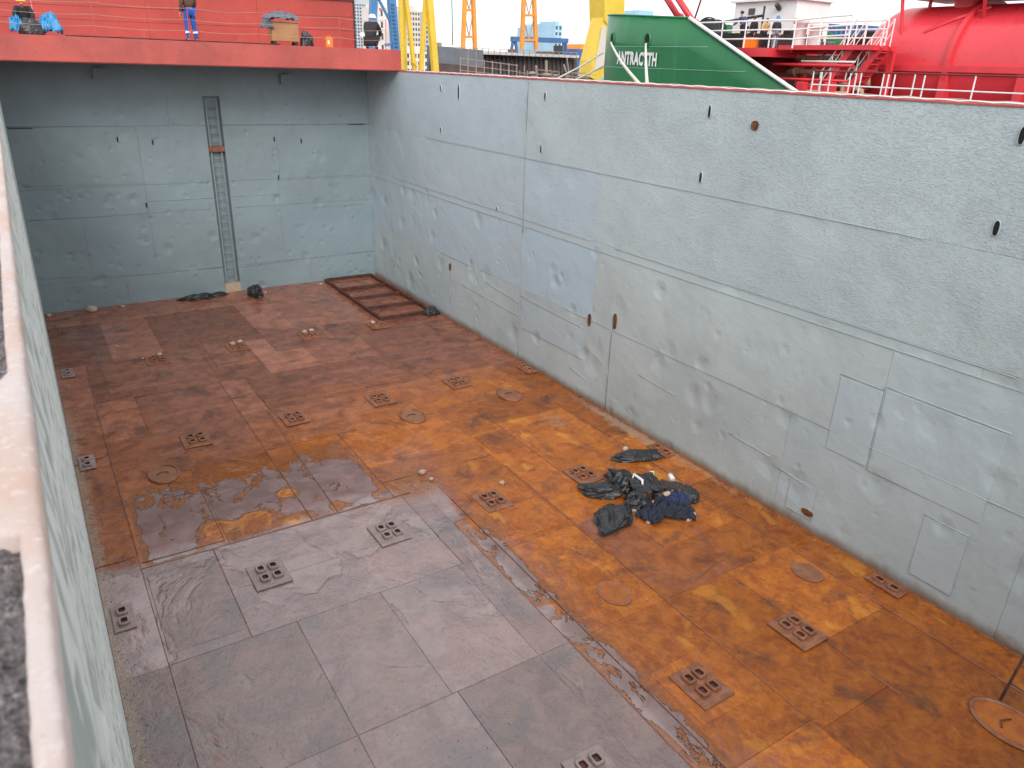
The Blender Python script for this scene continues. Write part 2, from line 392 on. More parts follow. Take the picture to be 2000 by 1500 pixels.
def coaming_mats():
    m, t, b = nodes('mottled_grey_green_paint'); pos = geo_pos(t)
    n1 = noise_tex(t, mapping(t, pos, (1, 1, .025)), 34, 6, .75, .3); n2 = noise_tex(t, mapping(t, pos, (1, 1, .03)), 110, 5, .7); n3 = noise_tex(t, pos, 1.2, 4)
    rl = N(t, 'ShaderNodeAttribute', attribute_name='relief').outputs['Fac']
    c = mixc(t, ramp(t, mth(t, 'ADD', mth(t, 'MULTIPLY', n1, .3), mth(t, 'MULTIPLY', rl, .7)), .28, .72), (.31, .365, .35), (.58, .625, .60))
    c = mixc(t, mth(t, 'MULTIPLY', ramp(t, n2, .5, .68), .5), c, (.66, .69, .66))
    c = mixc(t, mth(t, 'MULTIPLY', ramp(t, n3, .5, .7), .35), c, (.26, .33, .27))
    L(t, c, b.inputs['Base Color']); b.inputs['Roughness'].default_value = .6; bump(t, b, n2, .004)
    M['wall_left'] = m
    m, t, b = nodes('weathered_plate_edge'); pos = geo_pos(t)
    n1 = noise_tex(t, mapping(t, pos, (1, .5, 1)), 7, 3, .5, .2); n2 = noise_tex(t, pos, 190, 5, .7)
    c = mixc(t, ramp(t, n1, .35, .68), (.50, .43, .41), (.47, .33, .27))
    c = mixc(t, mth(t, 'MULTIPLY', ramp(t, noise_tex(t, pos, 60, 5, .7), .52, .66), .55), c, (.60, .55, .53))
    c = mixc(t, mth(t, 'MULTIPLY', ramp(t, n2, .58, .7), .5), c, (.34, .22, .17))
    L(t, c, b.inputs['Base Color']); b.inputs['Roughness'].default_value = .75; bump(t, b, n2, .0012)
    M['rim'] = m
    m, t, b = nodes('flaking_dark_rust'); pos = geo_pos(t)
    n1 = noise_tex(t, pos, 14, 4, .6); n2 = noise_tex(t, pos, 230, 4, .7, .4); n3 = noise_tex(t, pos, 90, 4, .6, .4)
    c = mixc(t, ramp(t, n2, .35, .65), (.03, .025, .028), (.20, .17, .17))
    c = mixc(t, mth(t, 'MULTIPLY', ramp(t, n3, .56, .68), .8), c, (.38, .33, .31))
    c = mixc(t, mth(t, 'MULTIPLY', ramp(t, n1, .55, .7), .6), c, (.17, .15, .17))
    L(t, c, b.inputs['Base Color']); b.inputs['Roughness'].default_value = .45
    bump(t, b, n2, .004)
    M['flaky'] = m
coaming_mats()

def flat_mat(name, col, rough):
    m, t, b = nodes(name); pos = geo_pos(t)
    n1 = noise_tex(t, pos, .08, 5)
    L(t, mixc(t, n1, tuple(c*.8 for c in col), tuple(c*1.2 for c in col)), b.inputs['Base Color']); b.inputs['Roughness'].default_value = rough
    return m
M['water'] = flat_mat('harbour_water', (.02, .035, .035), .12)
M['quay'] = flat_mat('quay_concrete', (.24, .23, .22), .85)
def glass_mat():
    m, t, b = nodes('window_glass'); b.inputs['Base Color'].default_value = (.07, .085, .10, 1); b.inputs['Roughness'].default_value = .15
    return m
M['glass'] = glass_mat()

# ------------------------------------------------------------------ numpy value noise for the sheet metal
def vnoise(x, y, seed=0):
    xi = np.floor(x).astype(int); yi = np.floor(y).astype(int); fx = x-xi; fy = y-yi
    def h(a, b):
        n = (a*374761393 + b*668265263 + seed*144665) & 0xffffffff
        n = ((n ^ (n >> 13))*1274126177) & 0xffffffff
        return ((n ^ (n >> 16)) & 0xffff)/65535.0
    sx = fx*fx*(3-2*fx); sy = fy*fy*(3-2*fy)
    return (h(xi, yi)*(1-sx)+h(xi+1, yi)*sx)*(1-sy) + (h(xi, yi+1)*(1-sx)+h(xi+1, yi+1)*sx)*sy
def sstep(a, b, x):
    t = np.clip((x-a)/(b-a), 0, 1); return t*t*(3-2*t)
def gauss(x, y, cx, cy, sx, sy): return np.exp(-((x-cx)/sx)**2-((y-cy)/sy)**2)

W, D, H = 13.02, 31.46, 8.62

SILT = [(425, 1030, 1), (500, 1012, 1.15), (580, 1018, 1.1), (420, 1058, .9), (500, 1036, 1), (560, 962, .7), (660, 986, .6), (745, 965, .6), (920, 1022, .6), (1075, 1190, .7)]
def zones(x, y):
    """where the rust is orange, the steel greyed partly by painted-in sky reflection, water stands and dust lies on the hold floor (metres across, metres along)"""
    wob = (vnoise(x*.5, y*.5, 4)-.5)
    r = .36 + .42*sstep(6.6, 8.2, x+wob)*sstep(21, 15, y) + .35*gauss(x, y, 9.2, 8.2, 2.6, 3.0) + .25*gauss(x, y, 11.5, 13, 1.6, 6)
    r = r + .28*gauss(x, y, 6.0, 16.5, 2.5, 2.2) + .10*gauss(x, y, 1.2, 19, .8, 4) + .25*sstep(12.2, 12.8, x)*sstep(21, 16, y)
    r = r - .24*sstep(18.5, 23, y) + .22*gauss(x, y, 11, 25.5, .7, 1.2)
    r = r + .25*gauss(x, y, 2.5, 15.2, 2.2, 1.6) - .25*gauss(x, y, 9.0, 10.4, .9, .7)
    g = sstep(7.1, 6.5, x+.15*wob)*sstep(14.2, 13.2, y+.2*wob)  # grey area laid where the wet floor would mirror open sky
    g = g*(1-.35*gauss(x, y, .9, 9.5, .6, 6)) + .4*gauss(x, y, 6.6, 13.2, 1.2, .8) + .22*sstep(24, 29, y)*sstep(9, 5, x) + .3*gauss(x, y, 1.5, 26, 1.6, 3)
    b = .66*sstep(.72, 1.0, x)*sstep(5.95, 5.7, x)*sstep(13.42, 13.6, y)*sstep(17.6, 15.0, y)
    b = np.maximum(b, .60*sstep(6.56, 6.6, x)*sstep(7.25, 7.0, x)*sstep(4.2, 5, y)*sstep(12.2, 11.8, y))
    b = np.maximum(b, .35*gauss(x, y, 6.4, 13.8, 1.0, .7))
    a = .62*sstep(.42, .05, x)*sstep(26, 20, y) + .55*gauss(x, y, 12.75, 13.8, .25, 3.0) + .5*gauss(x, y, 11.4, 15.0, .5, .8) + .4*gauss(x, y, 12.85, 8.5, .12, 8)
    r = r-.55*sstep(8.75, 8.9, x)*sstep(11.1, 10.9, x)*sstep(7.65, 7.8, y)*sstep(10.7, 10.55, y)
    for (u, v, s) in SILT:
        p = P(u, v, 2, .02); e = gauss(x, y, p.x, p.y, .30*s, .26*s); r = r+1.2*e; b = b-.9*e*sstep(.1, .3, b)
    return np.clip(r, 0, 1.5), np.clip(g, 0, 1), np.clip(b, 0, 1), np.clip(a, 0, 1)

def set_attr(me, name, vals):
    a = me.attributes.new(name, 'FLOAT', 'POINT'); a.data.foreach_set('value', np.asarray(vals, dtype=np.float32))

def grid_plate(name, mat, parent, origin, ax_u, ax_v, nrm, lu, lv, step, thick, disp, attrs=None, zone=False, edge=.012):
    """one steel plate: a fine grid face with turned-down edges; disp(u, v) lifts the face"""
    nu = max(2, int(lu/step)+1); nv = max(2, int(lv/step)+1)
    us = np.linspace(0, lu, nu); vs = np.linspace(0, lv, nv)
    e2 = edge+.006; us = np.concatenate([[0, edge, e2], us[1:-1], [lu-e2, lu-edge, lu]]); vs = np.concatenate([[0, edge, e2], vs[1:-1], [lv-e2, lv-edge, lv]])
    U, V = np.meshgrid(us, vs, indexing='ij')
    O = np.array(origin); A = np.array(ax_u); Bv = np.array(ax_v); Nn = np.array(nrm)
    X = O[0]+U*A[0]+V*Bv[0]; Y = O[1]+U*A[1]+V*Bv[1]; Z = O[2]+U*A[2]+V*Bv[2]
    E_ = np.minimum(np.minimum(U, lu-U), np.minimum(V, lv-V)); d = disp(X, Y, Z)*sstep(0, .32, E_)+thick
    rim = (U == 0) | (U == lu) | (V == 0) | (V == lv); d = np.where(rim, thick*.25, d)
    if zone: d = np.where(rim, 0.0, d)
    pts = np.stack([X+d*Nn[0], Y+d*Nn[1], Z+d*Nn[2]], -1).reshape(-1, 3)
    n, m = U.shape
    idx = np.arange(n*m).reshape(n, m)
    f = np.stack([idx[:-1, :-1], idx[1:, :-1], idx[1:, 1:], idx[:-1, 1:]], -1).reshape(-1, 4)
    if np.dot(np.cross(A, Bv), Nn) < 0: f = f[:, ::-1]
    me = bpy.data.meshes.new(name); o = Vector((0,0,0)); q = parent
    while q is not None: o = o+q.location; q = q.parent
    me.vertices.add(len(pts)); me.vertices.foreach_set('co', (pts-np.array(o)).ravel().astype(np.float32))
    me.loops.add(f.size); me.loops.foreach_set('vertex_index', f.ravel())
    me.polygons.add(len(f)); me.polygons.foreach_set('loop_start', np.arange(0, f.size, 4)); me.polygons.foreach_set('loop_total', np.full(len(f), 4))
    me.polygons.foreach_set('use_smooth', np.ones(len(f), bool))
    me.update(calc_edges=True); me.validate()
    me.materials.append(mat)
    for k, v in (attrs or {}).items(): set_attr(me, k, np.full(len(pts), v))
    if zone:
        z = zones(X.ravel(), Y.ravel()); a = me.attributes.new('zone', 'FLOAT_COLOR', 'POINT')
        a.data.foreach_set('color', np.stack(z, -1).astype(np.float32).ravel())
    ob = bpy.data.objects.new(name, me); COL.objects.link(ob); ob.parent = parent
    return ob

# ------------------------------------------------------------------ far setting: water and quay
wt = MB().add([(-1500, -1500, -1.6), (2500, -1500, -1.6), (2500, 2500, -1.6), (-1500, 2500, -1.6)], [(0, 1, 2, 3)]).build('water', M['water']); structure(wt)
qy = MB().box(-400, 1500, 118, 1600, -1.2, 6.0).build('quay', M['quay']); structure(qy)

# ------------------------------------------------------------------ the hold: floor
fl = MB().add([(-.4, -9.3, 0), (W+.4, -9.3, 0), (W+.4, D+.6, 0), (-.4, D+.6, 0)], [(0, 1, 2, 3)])
floor = fl.build('hold_floor', M['floor']); structure(floor)
set_attr(floor.data, 'tint', [0.2]*4)
a = floor.data.attributes.new('zone', 'FLOAT_COLOR', 'POINT'); a.data.foreach_set('color', [.45, .3, 0, 0]*4)

ROWS = [  # y0, y1, seams across
 (-9, 7.80, [0, .73, 2.79, 4.42, 6.57, 6.98, 8.74, 10.4, 12.13, W]),
 (7.80, 10.60, [0, .73, 2.79, 4.33, 5.95, 6.57, 6.98, 8.76, 12.13, W]),
 (10.60, 13.46, [0, .73, 2.03, 6.06, 6.57, 6.98, 8.85, 9.85, 12.1, W]),
 (13.46, 17.05, [0, .73, 2.35, 4.05, 4.62, 5.92, 8.82, 9.75, 12.0, W]),
 (17.05, 19.35, [0, .73, 4.08, 4.75, 6.42, 9.1, 12.0, W]),
 (19.35, 21.95, [0, .73, 1.75, 4.08, 4.8, 6.45, 8.95, 12.0, W]),
 (21.95, 25.2, [0, .8, 2.4, 4.1, 5.6, 7.2, 9.2, 12.0, W]),
 (25.2, 29.55, [0, 1.6, 3.1, 4.1, 6.3, 7.6, 10.4, W]),
 (29.55, D, [0, 3.3, 6.9, 10.2, W])]
SPLIT = {(2, 2): 12.0, (0, 1): 3.6, (0, 3): 4.3, (0, 5): 4.6, (0, 6): 4.4, (0, 7): 5.6, (0, 8): 3.2, (0, 4): 5.2, (1, 6): 9.2, (3, 5): 15.0, (3, 6): 15.3, (3, 7): 15.6, (3, 4): 15.3, (5, 5): 20.6, (2, 7): 11.7, (3, 2): 15.6}
def fdisp(amp, seed):
    def f(X, Y, Z): return amp*((vnoise(X*1.3, Y*1.3, seed)-.5)+.5*(vnoise(X*3.1, Y*3.1, seed+1)-.5))
    return f
k = 0
for ri, (y0, y1, xs) in enumerate(ROWS):
    for ci in range(len(xs)-1):
        segs = [(y0, y1)]
        if (ri, ci) in SPLIT: s = SPLIT[(ri, ci)]; segs = [(y0, s), (s, y1)]
        for (a0, a1) in segs:
            x0, x1 = xs[ci], xs[ci+1]; g = .002
            th = .008+.004*rnd.random()
            if xs[ci] < 6.5 and ri <= 2: th += .006
            if x0 == 6.57: th = .004
            if ri == 8: th = .02
            tn = rnd.random()
            if ri == 8: tn = .75
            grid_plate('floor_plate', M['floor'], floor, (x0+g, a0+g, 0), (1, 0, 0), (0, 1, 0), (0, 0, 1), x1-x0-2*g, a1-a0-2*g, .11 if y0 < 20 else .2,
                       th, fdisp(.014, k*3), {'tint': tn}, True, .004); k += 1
# doublers and let-in pieces that lie proud of the plates
for (x0, x1, y0, y1) in [(7.25, 8.35, 5.35, 6.55), (1.72, 2.55, 15.9, 16.45), (7.35, 8.7, 10.75, 12.95), (9.9, 11.95, 9.0, 12.2), (.78, 2.0, 10.85, 13.2),
                         (1.2, 3.5, 22.6, 24.9), (4.3, 5.5, 23.2, 25.4), (6.3, 8.3, 23.7, 25.8), (8.5, 9.6, 24.3, 25.6), (6.55, 8.9, 19.6, 21.2), (8.92, 9.8, 14.1, 15.2)]:
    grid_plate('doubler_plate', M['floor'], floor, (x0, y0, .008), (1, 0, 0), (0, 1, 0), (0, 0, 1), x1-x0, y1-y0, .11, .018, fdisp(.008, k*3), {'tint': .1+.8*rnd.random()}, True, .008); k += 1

def weld(pts, r=.014, mat='weld', parent=None, nm='weld_bead', nrm=(0, 0, 1)):
    b = MB(); q = []
    for i in range(len(pts)-1):
        a, c = Vector(pts[i]), Vector(pts[i+1]); n = max(2, int((c-a).length/.35))
        for j in range(n): q.append(a.lerp(c, j/n))
    q.append(Vector(pts[-1]))
    q = [p+Vector((rnd.uniform(-1, 1)*r*.25 if abs(nrm[i]) < .5 else 0 for i in range(3))) for p in q]
    rs = [r*rnd.uniform(.75, 1.15) for _ in q]
    b.tube(q, rs, 6); return b.build(nm, M[mat], parent, True)
Z1 = .016
for pts in [[(2.79, 10.6), (2.79, 3)], [(4.33, 10.6), (4.33, 7.8)], [(6.57, 11.9), (6.57, 3.6)], [(6.98, 12.8), (6.98, 3.6)], [(5.95, 10.6), (5.95, 7.8), (6.0, 4)], [(8.82, 13.5), (8.76, 7.8), (8.72, 4.8)],
            [(9.85, 16.2), (9.85, 12.2)], [(12.1, 16.5), (12.13, 3.0)], [(.73, 13.46), (6.3, 13.5)], [(.73, 10.6), (5.95, 10.6)], [(1.4, 7.8), (6.5, 7.8)], [(2.03, 13.4), (2.03, 10.6)],
            [(4.08, 21.95), (4.05, 13.5)], [(4.72, 19.3), (4.62, 13.6)], [(1.75, 21.95), (4.08, 21.95)], [(6.45, 19.35), (8.95, 19.38)], [(4.1, 17.05), (6.42, 17.05)], [(5.92, 17.05), (5.92, 13.5)],
            [(.76, 13.66), (2.3, 13.66), (2.3, 17.0)], [(.78, 24), (.75, 14)], [(6.06, 11.8), (6.06, 10.6)], [(5.9, 14.2), (8.8, 14.15)], [(0, 18.4), (.73, 18.6)], [(0, 13.9), (.73, 13.95)],
            [(12.1, 7.5), (12.6, 7.6)], [(12.13, 5.9), (12.7, 6.05)], [(9.5, 7.9), (10.4, 8.1)], [(10.4, 5.6), (10.4, 4.2)], [(1.72, 15.88), (2.57, 15.88)], [(1.72, 16.47), (2.57, 16.47)],
            [(.9, 22.0), (1.7, 22.2)], [(4.8, 20.8), (4.85, 19.4)], [(4.1, 20.6), (4.8, 20.7)], [(12.98, 28), (12.98, 2)]]:
    weld([(x, y, Z1) for x, y in pts], .011 if pts[0][1] > 11 or pts[0][0] > 8 else .006, 'weld' if pts[0][1] > 11 or pts[0][0] > 6.5 else 'socket_grey', floor)

# ------------------------------------------------------------------ the hold: side and end walls
def wdisp(amp, seed):
    def f(X, Y, Z): return amp*((vnoise((X+Y)*.9, Z*.9, seed)-.5)+.35*(vnoise((X+Y)*2.2, Z*2.2, seed+5)-.5))
    return f
rw = thing('hold_side_wall', (W, 12, 0), 'long pale grey dented steel wall along the rusty hold, facing the camera from the side', 'wall')
MB().box(W+.03, W+.30, -9.3, D+.5, -.5, H).build('backing_plate', M['wall_right'], rw)
RW = [  # z0, z1, joints along, pit
 (0, 2.42, [-9, 4.1, 8.9, 14.85, 19.4, 24.2, D], .05),
 (2.42, 4.42, [-9, 7.05, 15.75, 19.45, 25.0, D], .12),
 (4.42, 4.63, [-9, 5.5, 15.6, D], .1),
 (4.63, 6.45, [-9, 15.9, 19.5, 27.0, D], .75),
 (6.45, H, [-9, 19.55, 24.4, D], 1.0)]
for (z0, z1, ys, pit) in RW:
    for i in range(len(ys)-1):
        tn = rnd.random()*.25
        if z0 == 2.42 and ys[i] == 15.75: tn = .5
        if ys[i] > 15 and z0 > 2: tn += .35
        grid_plate('wall_plate', M['wall_right'], rw, (W, ys[i]+.002, z0+.002), (0, 1, 0), (0, 0, 1), (-1, 0, 0), ys[i+1]-ys[i]-.004, z1-z0-.004, .16, .002+.003*rnd.random(),
                   wdisp(.020 if z1 < 5 else .012, k*7), {'tint': tn, 'pit': pit}, edge=.01); k += 1
for (y0, y1, z0, z1) in [(4.85, 7.0, 1.95, 3.66), (4.95, 5.75, .35, 1.62), (7.05, 7.95, 2.0, 3.58), (7.95, 8.6, .25, 1.03), (15.95, 19.3, 1.15, 2.05)]:
    grid_plate('let_in_plate', M['wall_right'], rw, (W-.014, y0, z0), (0, 1, 0), (0, 0, 1), (-1, 0, 0), y1-y0, z1-z0, .2, .004, wdisp(.004, k*7), {'tint': .35, 'pit': 0.}, edge=.01); k += 1
XW = W-.016
for pts in [[(31, 4.42), (15.8, 4.42), (-1, 4.44)], [(29, 4.63), (16, 4.63)], [(15, 4.63), (5, 4.62)], [(24.9, 2.42), (22.5, 2.42)], [(17, 2.43), (9, 2.42), (-1, 2.44)], [(19.42, 8.5), (19.42, .1)], [(14.86, 2.6), (14.86, .05)],
            [(24.2, 2.2), (24.2, .6)], [(19.4, 2.2), (16.1, 2.1)], [(21.6, 2.1), (19.5, 1.95)], [(23.2, 1.6), (19.5, 1.5)], [(13.6, 1.55), (12.2, 1.5)], [(10.4, 1.25), (9.2, 1.2)], [(9.1, 1.06), (8.2, 1.0)],
            [(16.6, .7), (15.8, .62), (15.8, .5)], [(17.7, 1.6), (17.2, 1.5)], [(16.7, 1.62), (16.2, 1.45)], [(8.6, .5), (8.1, .4)], [(7.0, 3.70), (4.8, 3.70)], [(7.98, 3.62), (7.05, 3.62), (7.05, 3.7)], [(5.78, 1.64), (4.95, 1.64)], [(26, 6.43), (7, 6.46)]]:
    weld([(XW, y, z) for y, z in pts], .008, 'bead_grey', rw, nrm=(1, 0, 0))

for pts in [[(19.40, 8.55), (19.43, 6.5), (19.40, 4.2)], [(14.84, 2.5), (14.86, 1.2), (14.84, .05)], [(24.2, 2.0), (24.2, 1.3)]]:
    weld([(W-.012, y, z) for y, z in pts], .008, 'grey_dock', rw, nrm=(1, 0, 0))
def oval_slot(parent, c, nrm, w_, h_, mat='hole', rimmat='wall_right', nm='lashing_slot', ring=True):
    """a slot: a short oval collar standing off the plate, dark inside"""
    n = Vector(nrm); up = Vector((0, 0, 1)); s = up.cross(n).normalized(); b = MB(); c = Vector(c); K = 14
    def ringp(sx, sy, d): return [c+s*(math.cos(2*math.pi*i/K)*sx)+up*(math.copysign(abs(math.sin(2*math.pi*i/K))**.7, math.sin(2*math.pi*i/K))*sy)+n*d for i in range(K)]
    rings = [ringp(w_/2+.012, h_/2+.012, .0), ringp(w_/2+.008, h_/2+.008, .026), ringp(w_/2, h_/2, .026), ringp(w_/2*.9, h_/2*.92, .014)]
    o = 0
    for r in rings: b.v += [tuple(p) for p in r]
    for i in range(3):
        for j in range(K):
            j2 = (j+1) % K; b.f.append((i*K+j, i*K+j2, (i+1)*K+j2, (i+1)*K+j)); b.m.append(0 if i < 2 else 1)
    b.f.append(tuple(3*K+j for j in range(K))); b.m.append(1)
    return b.build(nm, [M[rimmat], M[mat]], parent)
for (y, z, ww, hh) in [(12.26, 8.18, .07, .26), (12.28, 6.79, .07, .24), (18.59, 6.78, .07, .22), (23.54, 8.1, .10, .50), (24.83, 8.17, .07, .2), (24.84, 6.8, .07, .2), (5.9, 6.84, .09, .24), (5.9, 8.23, .09, .26), (20.94, 4.7, .06, .12), (18.5, 8.2, .07, .22)]:
    oval_slot(rw, (XW+.01, y, z), (-1, 0, 0), ww, hh)
oval_slot(rw, (XW+.01, 10.99, 7.99), (-1, 0, 0), .16, .17, 'rust_spot', 'rust_bar', 'rusty_socket')
for (y, z, hh) in [(24.17, 2.04, .26), (15.83, 2.42, .34), (14.74, 2.7, .42)]: oval_slot(rw, (XW+.006, y, z), (-1, 0, 0), .11, hh, 'rust_spot', 'rust_spot', 'rusty_slot')
oval_slot(rw, (XW+.006, 8.05, .40), (-1, 0, 0), .26, .13, 'rust_spot', 'rust_spot', 'rusty_slot')
# red top lip with its twisted hose
MB().chbox(W-.02, W+1.6, -9.3, D+.4, H+.002, H+.035, .01).build('top_flange', M['red_deck'], rw)
MB().box(W+1.55, W+1.62, -9.3, D+.4, -2.2, H).build('outer_plate', M['dark_red'], rw)
hose = MB(); hp = [(W+.10+.02*math.sin(i*.9), -2+i*.18, H+.052+.012*math.sin(i*1.4)) for i in range(int(31.5/.18))]
hose.tube(hp, .018, 6); tag(hose.build('hose', M['scaffold'], None, True), 'thin pinkish hose lying along the red top edge of the grey side wall', 'hose')
hose = MB(); hp = [(W+.03+.012*math.sin(i*.5+1), -2+i*.18, H+.050+.008*math.sin(i*2.1)) for i in range(int(30/.18))]
hose.tube(hp, .013, 6); tag(hose.build('cable', M['white'], None, True), 'thin white cable beside the hose on the wall top', 'cable')

bw = thing('end_bulkhead', (6.5, D, 0), 'blue grey steel bulkhead under the red deck, with a recessed ladder slot', 'wall')
SX0, SX1, SZ = 6.47, 7.08, 7.55
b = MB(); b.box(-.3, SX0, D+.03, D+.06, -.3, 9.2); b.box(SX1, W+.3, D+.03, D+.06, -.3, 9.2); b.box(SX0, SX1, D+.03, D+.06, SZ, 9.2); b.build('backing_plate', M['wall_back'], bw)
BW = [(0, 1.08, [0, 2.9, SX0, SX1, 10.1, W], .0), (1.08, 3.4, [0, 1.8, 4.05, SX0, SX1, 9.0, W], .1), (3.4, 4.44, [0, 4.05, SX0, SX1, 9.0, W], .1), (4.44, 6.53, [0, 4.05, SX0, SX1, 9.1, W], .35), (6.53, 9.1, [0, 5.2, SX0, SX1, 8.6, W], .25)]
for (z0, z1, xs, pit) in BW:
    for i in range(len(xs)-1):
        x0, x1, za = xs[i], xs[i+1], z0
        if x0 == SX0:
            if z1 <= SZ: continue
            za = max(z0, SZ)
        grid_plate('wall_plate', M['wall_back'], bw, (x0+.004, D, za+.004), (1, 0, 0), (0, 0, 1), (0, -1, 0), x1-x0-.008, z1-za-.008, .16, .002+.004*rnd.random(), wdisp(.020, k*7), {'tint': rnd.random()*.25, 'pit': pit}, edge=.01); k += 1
for pts in [[(.1, 1.34), (3.5, 1.1), (SX0, 1.07)], [(SX1, 1.0), (9, 1.05), (W, 1.12)], [(.2, 3.42), (4.0, 3.4)], [(4.05, 3.84), (SX0, 3.84)], [(SX1, 3.84), (8.9, 3.84)], [(.1, 6.55), (SX0, 6.53)], [(SX1, 6.52), (W, 6.5)], [(9.0, 4.4), (W, 4.38)], [(10.3, 3.2), (12.6, 3.2)], [(.2, 4.6), (4, 4.5)]]:
    weld([(x, D-.014, z) for x, z in pts], .007, 'wall_back', bw, nrm=(0, 1, 0))
for (x, z) in [(3.39, 6.09), (4.54, 5.96), (8.99, 5.98), (10.07, 5.89), (4.0, 3.72), (9.03, 4.5)]: oval_slot(bw, (x, D-.008, z), (0, -1, 0), .05, .2, 'hole', 'wall_back')
for (x, z) in [(3.2, 8.27), (9.66, 8.2)]: MB().box(x-.24, x+.24, D-.14, D-.012, z-.17, z+.17).box(x-.28, x+.28, D-.16, D-.141, z-.20, z-.17).build('vent_box', M['wall_back'], bw)
for x in (0.5, 12.45): MB().bar((x-.35, D-.03, 6.5), (x+.35, D-.03, 6.5), .02, .03).build('bracket', M['dark_steel'], bw)
# the recess and its ladder
b = MB(); RD = .30
b.box(SX0-.02, SX1+.02, D+RD, D+RD+.02, 0, SZ+.05); b.box(SX0-.02, SX0, D+.061, D+RD, 0, SZ+.05); b.box(SX1, SX1+.02, D+.061, D+RD, 0, SZ+.05); b.box(SX0, SX1, D+.061, D+RD, SZ, SZ+.02)
b.build('ladder_recess', M['wall_back'], bw)
MB().box(SX0+.003, SX1-.003, D+.02, D+RD-.004, 5.56, 5.76).build('recess_step', M['socket'], bw)
MB().box(SX0+.003, SX1-.003, D-.03, D+RD-.004, .02, .36).build('recess_step', M['stone'], bw)
ld = thing('ladder', (6.77, D+.12, .42), 'narrow grey rung ladder fixed inside the dark bulkhead slot', 'ladder')
for sx in (6.58, 6.96): MB().box(sx-.025, sx+.025, D+.10, D+.13, .45, 7.4).build('rail', M['wall_back'], ld)
z = .62
rung = None
while z < 7.35:
    if not (5.5 < z < 5.8):
        if rung is None: rung = MB().tube([(6.605, D+.115, z), (6.935, D+.115, z)], .014, 6).build('rung', M['grey_dock'], ld); zr = z
        else: c = rung.copy(); COL.objects.link(c); c.parent = ld; c.location = (0, 0, z-zr)
    z += .31

lw = thing('hold_near_wall', (0, 10, 0), 'weathered grey green hold wall with flaking rusted top edge beneath the camera', 'wall')
def lean(z): return .1135*z/8.6
g = []
ys = np.concatenate([np.linspace(-9, -1.1, 16), np.linspace(-1, 6, 120), np.linspace(6.2, D, 70)]); zs = np.concatenate([np.linspace(-.02, 6.5, 20), np.linspace(6.7, 8.585, 30)])
for y in ys: g.append([(lean(zz)+.0012*mnoise.noise(Vector((y*1.2, zz*.5, 3)))*(1 if zz < 8 else .15), y, zz) for zz in zs])
MB().sheet(g, flip=True).build('wall_plate', M['wall_left'], lw, True)
# the scaly, blistered paint of the stretch nearest the camera, as relief
yy = np.concatenate([np.linspace(.55, 3.2, 260), np.linspace(3.22, 9, 260)]); zz = np.linspace(1.2, 8.57, 330)
Yg, Zg = np.meshgrid(yy, zz, indexing='ij')
r1 = vnoise(Yg*14, Zg*8, 91)-.5; r2 = vnoise(Yg*36, Zg*16, 92)-.5; r3 = vnoise(Yg*80, Zg*37, 93)-.5
rel = .0060*np.abs(r1)*2+.0060*r2+.0040*r3
fade = sstep(8.57, 8.45, Zg)*sstep(.55, .7, Yg)*sstep(9, 8, Yg)*sstep(1.2, 1.8, Zg)
Xg = .1135*Zg/8.6+.002+rel*fade-.003*(1-fade)
pts = [[(float(Xg[i, j]), float(yy[i]), float(zz[j])) for j in range(len(zz))] for i in range(len(yy))]
sc_ = MB().sheet(pts, flip=True).build('blistered_paint', M['wall_left'], lw, True)
set_attr(sc_.data, 'relief', np.clip((r2+.6*r3)*1.6+.5, 0, 1).ravel())
MB().box(-.9, -.02, -9.3, D, -2.2, 8.3).build('wing_tank', M['dark_red'], lw)
ys = np.concatenate([np.linspace(.1, 1.6, 220), np.linspace(1.65, 6, 110), np.linspace(6.4, D, 60)])
def rim_in(y):
    v = .0968+.0018*mnoise.noise(Vector((y*6, 0, 0)))+.0012*mnoise.noise(Vector((y*31, 4, 0)))
    t = max(0, min(1, (y-.655)/.012))*max(0, min(1, (1.06-y)/.05)); v = v-.022*t
    return v+.0012*mnoise.noise(Vector((y*70, 8, 0)))-.004*max(0, min(1, (y-1.0)/.2))
def rim_out(y): return .1145+.0011*mnoise.noise(Vector((y*9, 9, 0)))+.0010*mnoise.noise(Vector((y*44, 2, 0)))
g = []
for y in ys:
    a_, c_ = rim_in(y), rim_out(y)
    row = [(a_-.0005, y, 8.575), (a_, y, 8.594)]+[(a_+(c_-a_)*s, y, 8.598+.0015*math.sin(math.pi*s)+.0006*mnoise.noise(Vector((s*3, y*40, 7)))) for s in (.1, .3, .5, .7, .9)]+[(c_, y, 8.594), (c_+.0004, y, 8.57)]
    g.append(row)
MB().sheet(g, flip=True).build('plate_edge', M['rim'], lw, True)
g = []
xs_ = np.linspace(.0975, -.06, 60)
for y in np.linspace(.1, 3.2, 420):
    g.append([(x, y, 8.582+.006*mnoise.fractal(Vector((x*110, y*110, 1)), 1, 2, 3)-.008*max(0, mnoise.noise(Vector((x*40, y*25, 5))))) for x in xs_])
MB().sheet(g).build('rust_flakes', M['flaky'], lw, True)
MB().box(-.9, .092, -9.3, D, 8.30, 8.570).build('coaming_top', M['flaky'], lw)
structure(MB().box(-.9, W+1.6, -9.4, -9.02, -2.2, 8.6).build('rear_bulkhead', M['wall_back']))

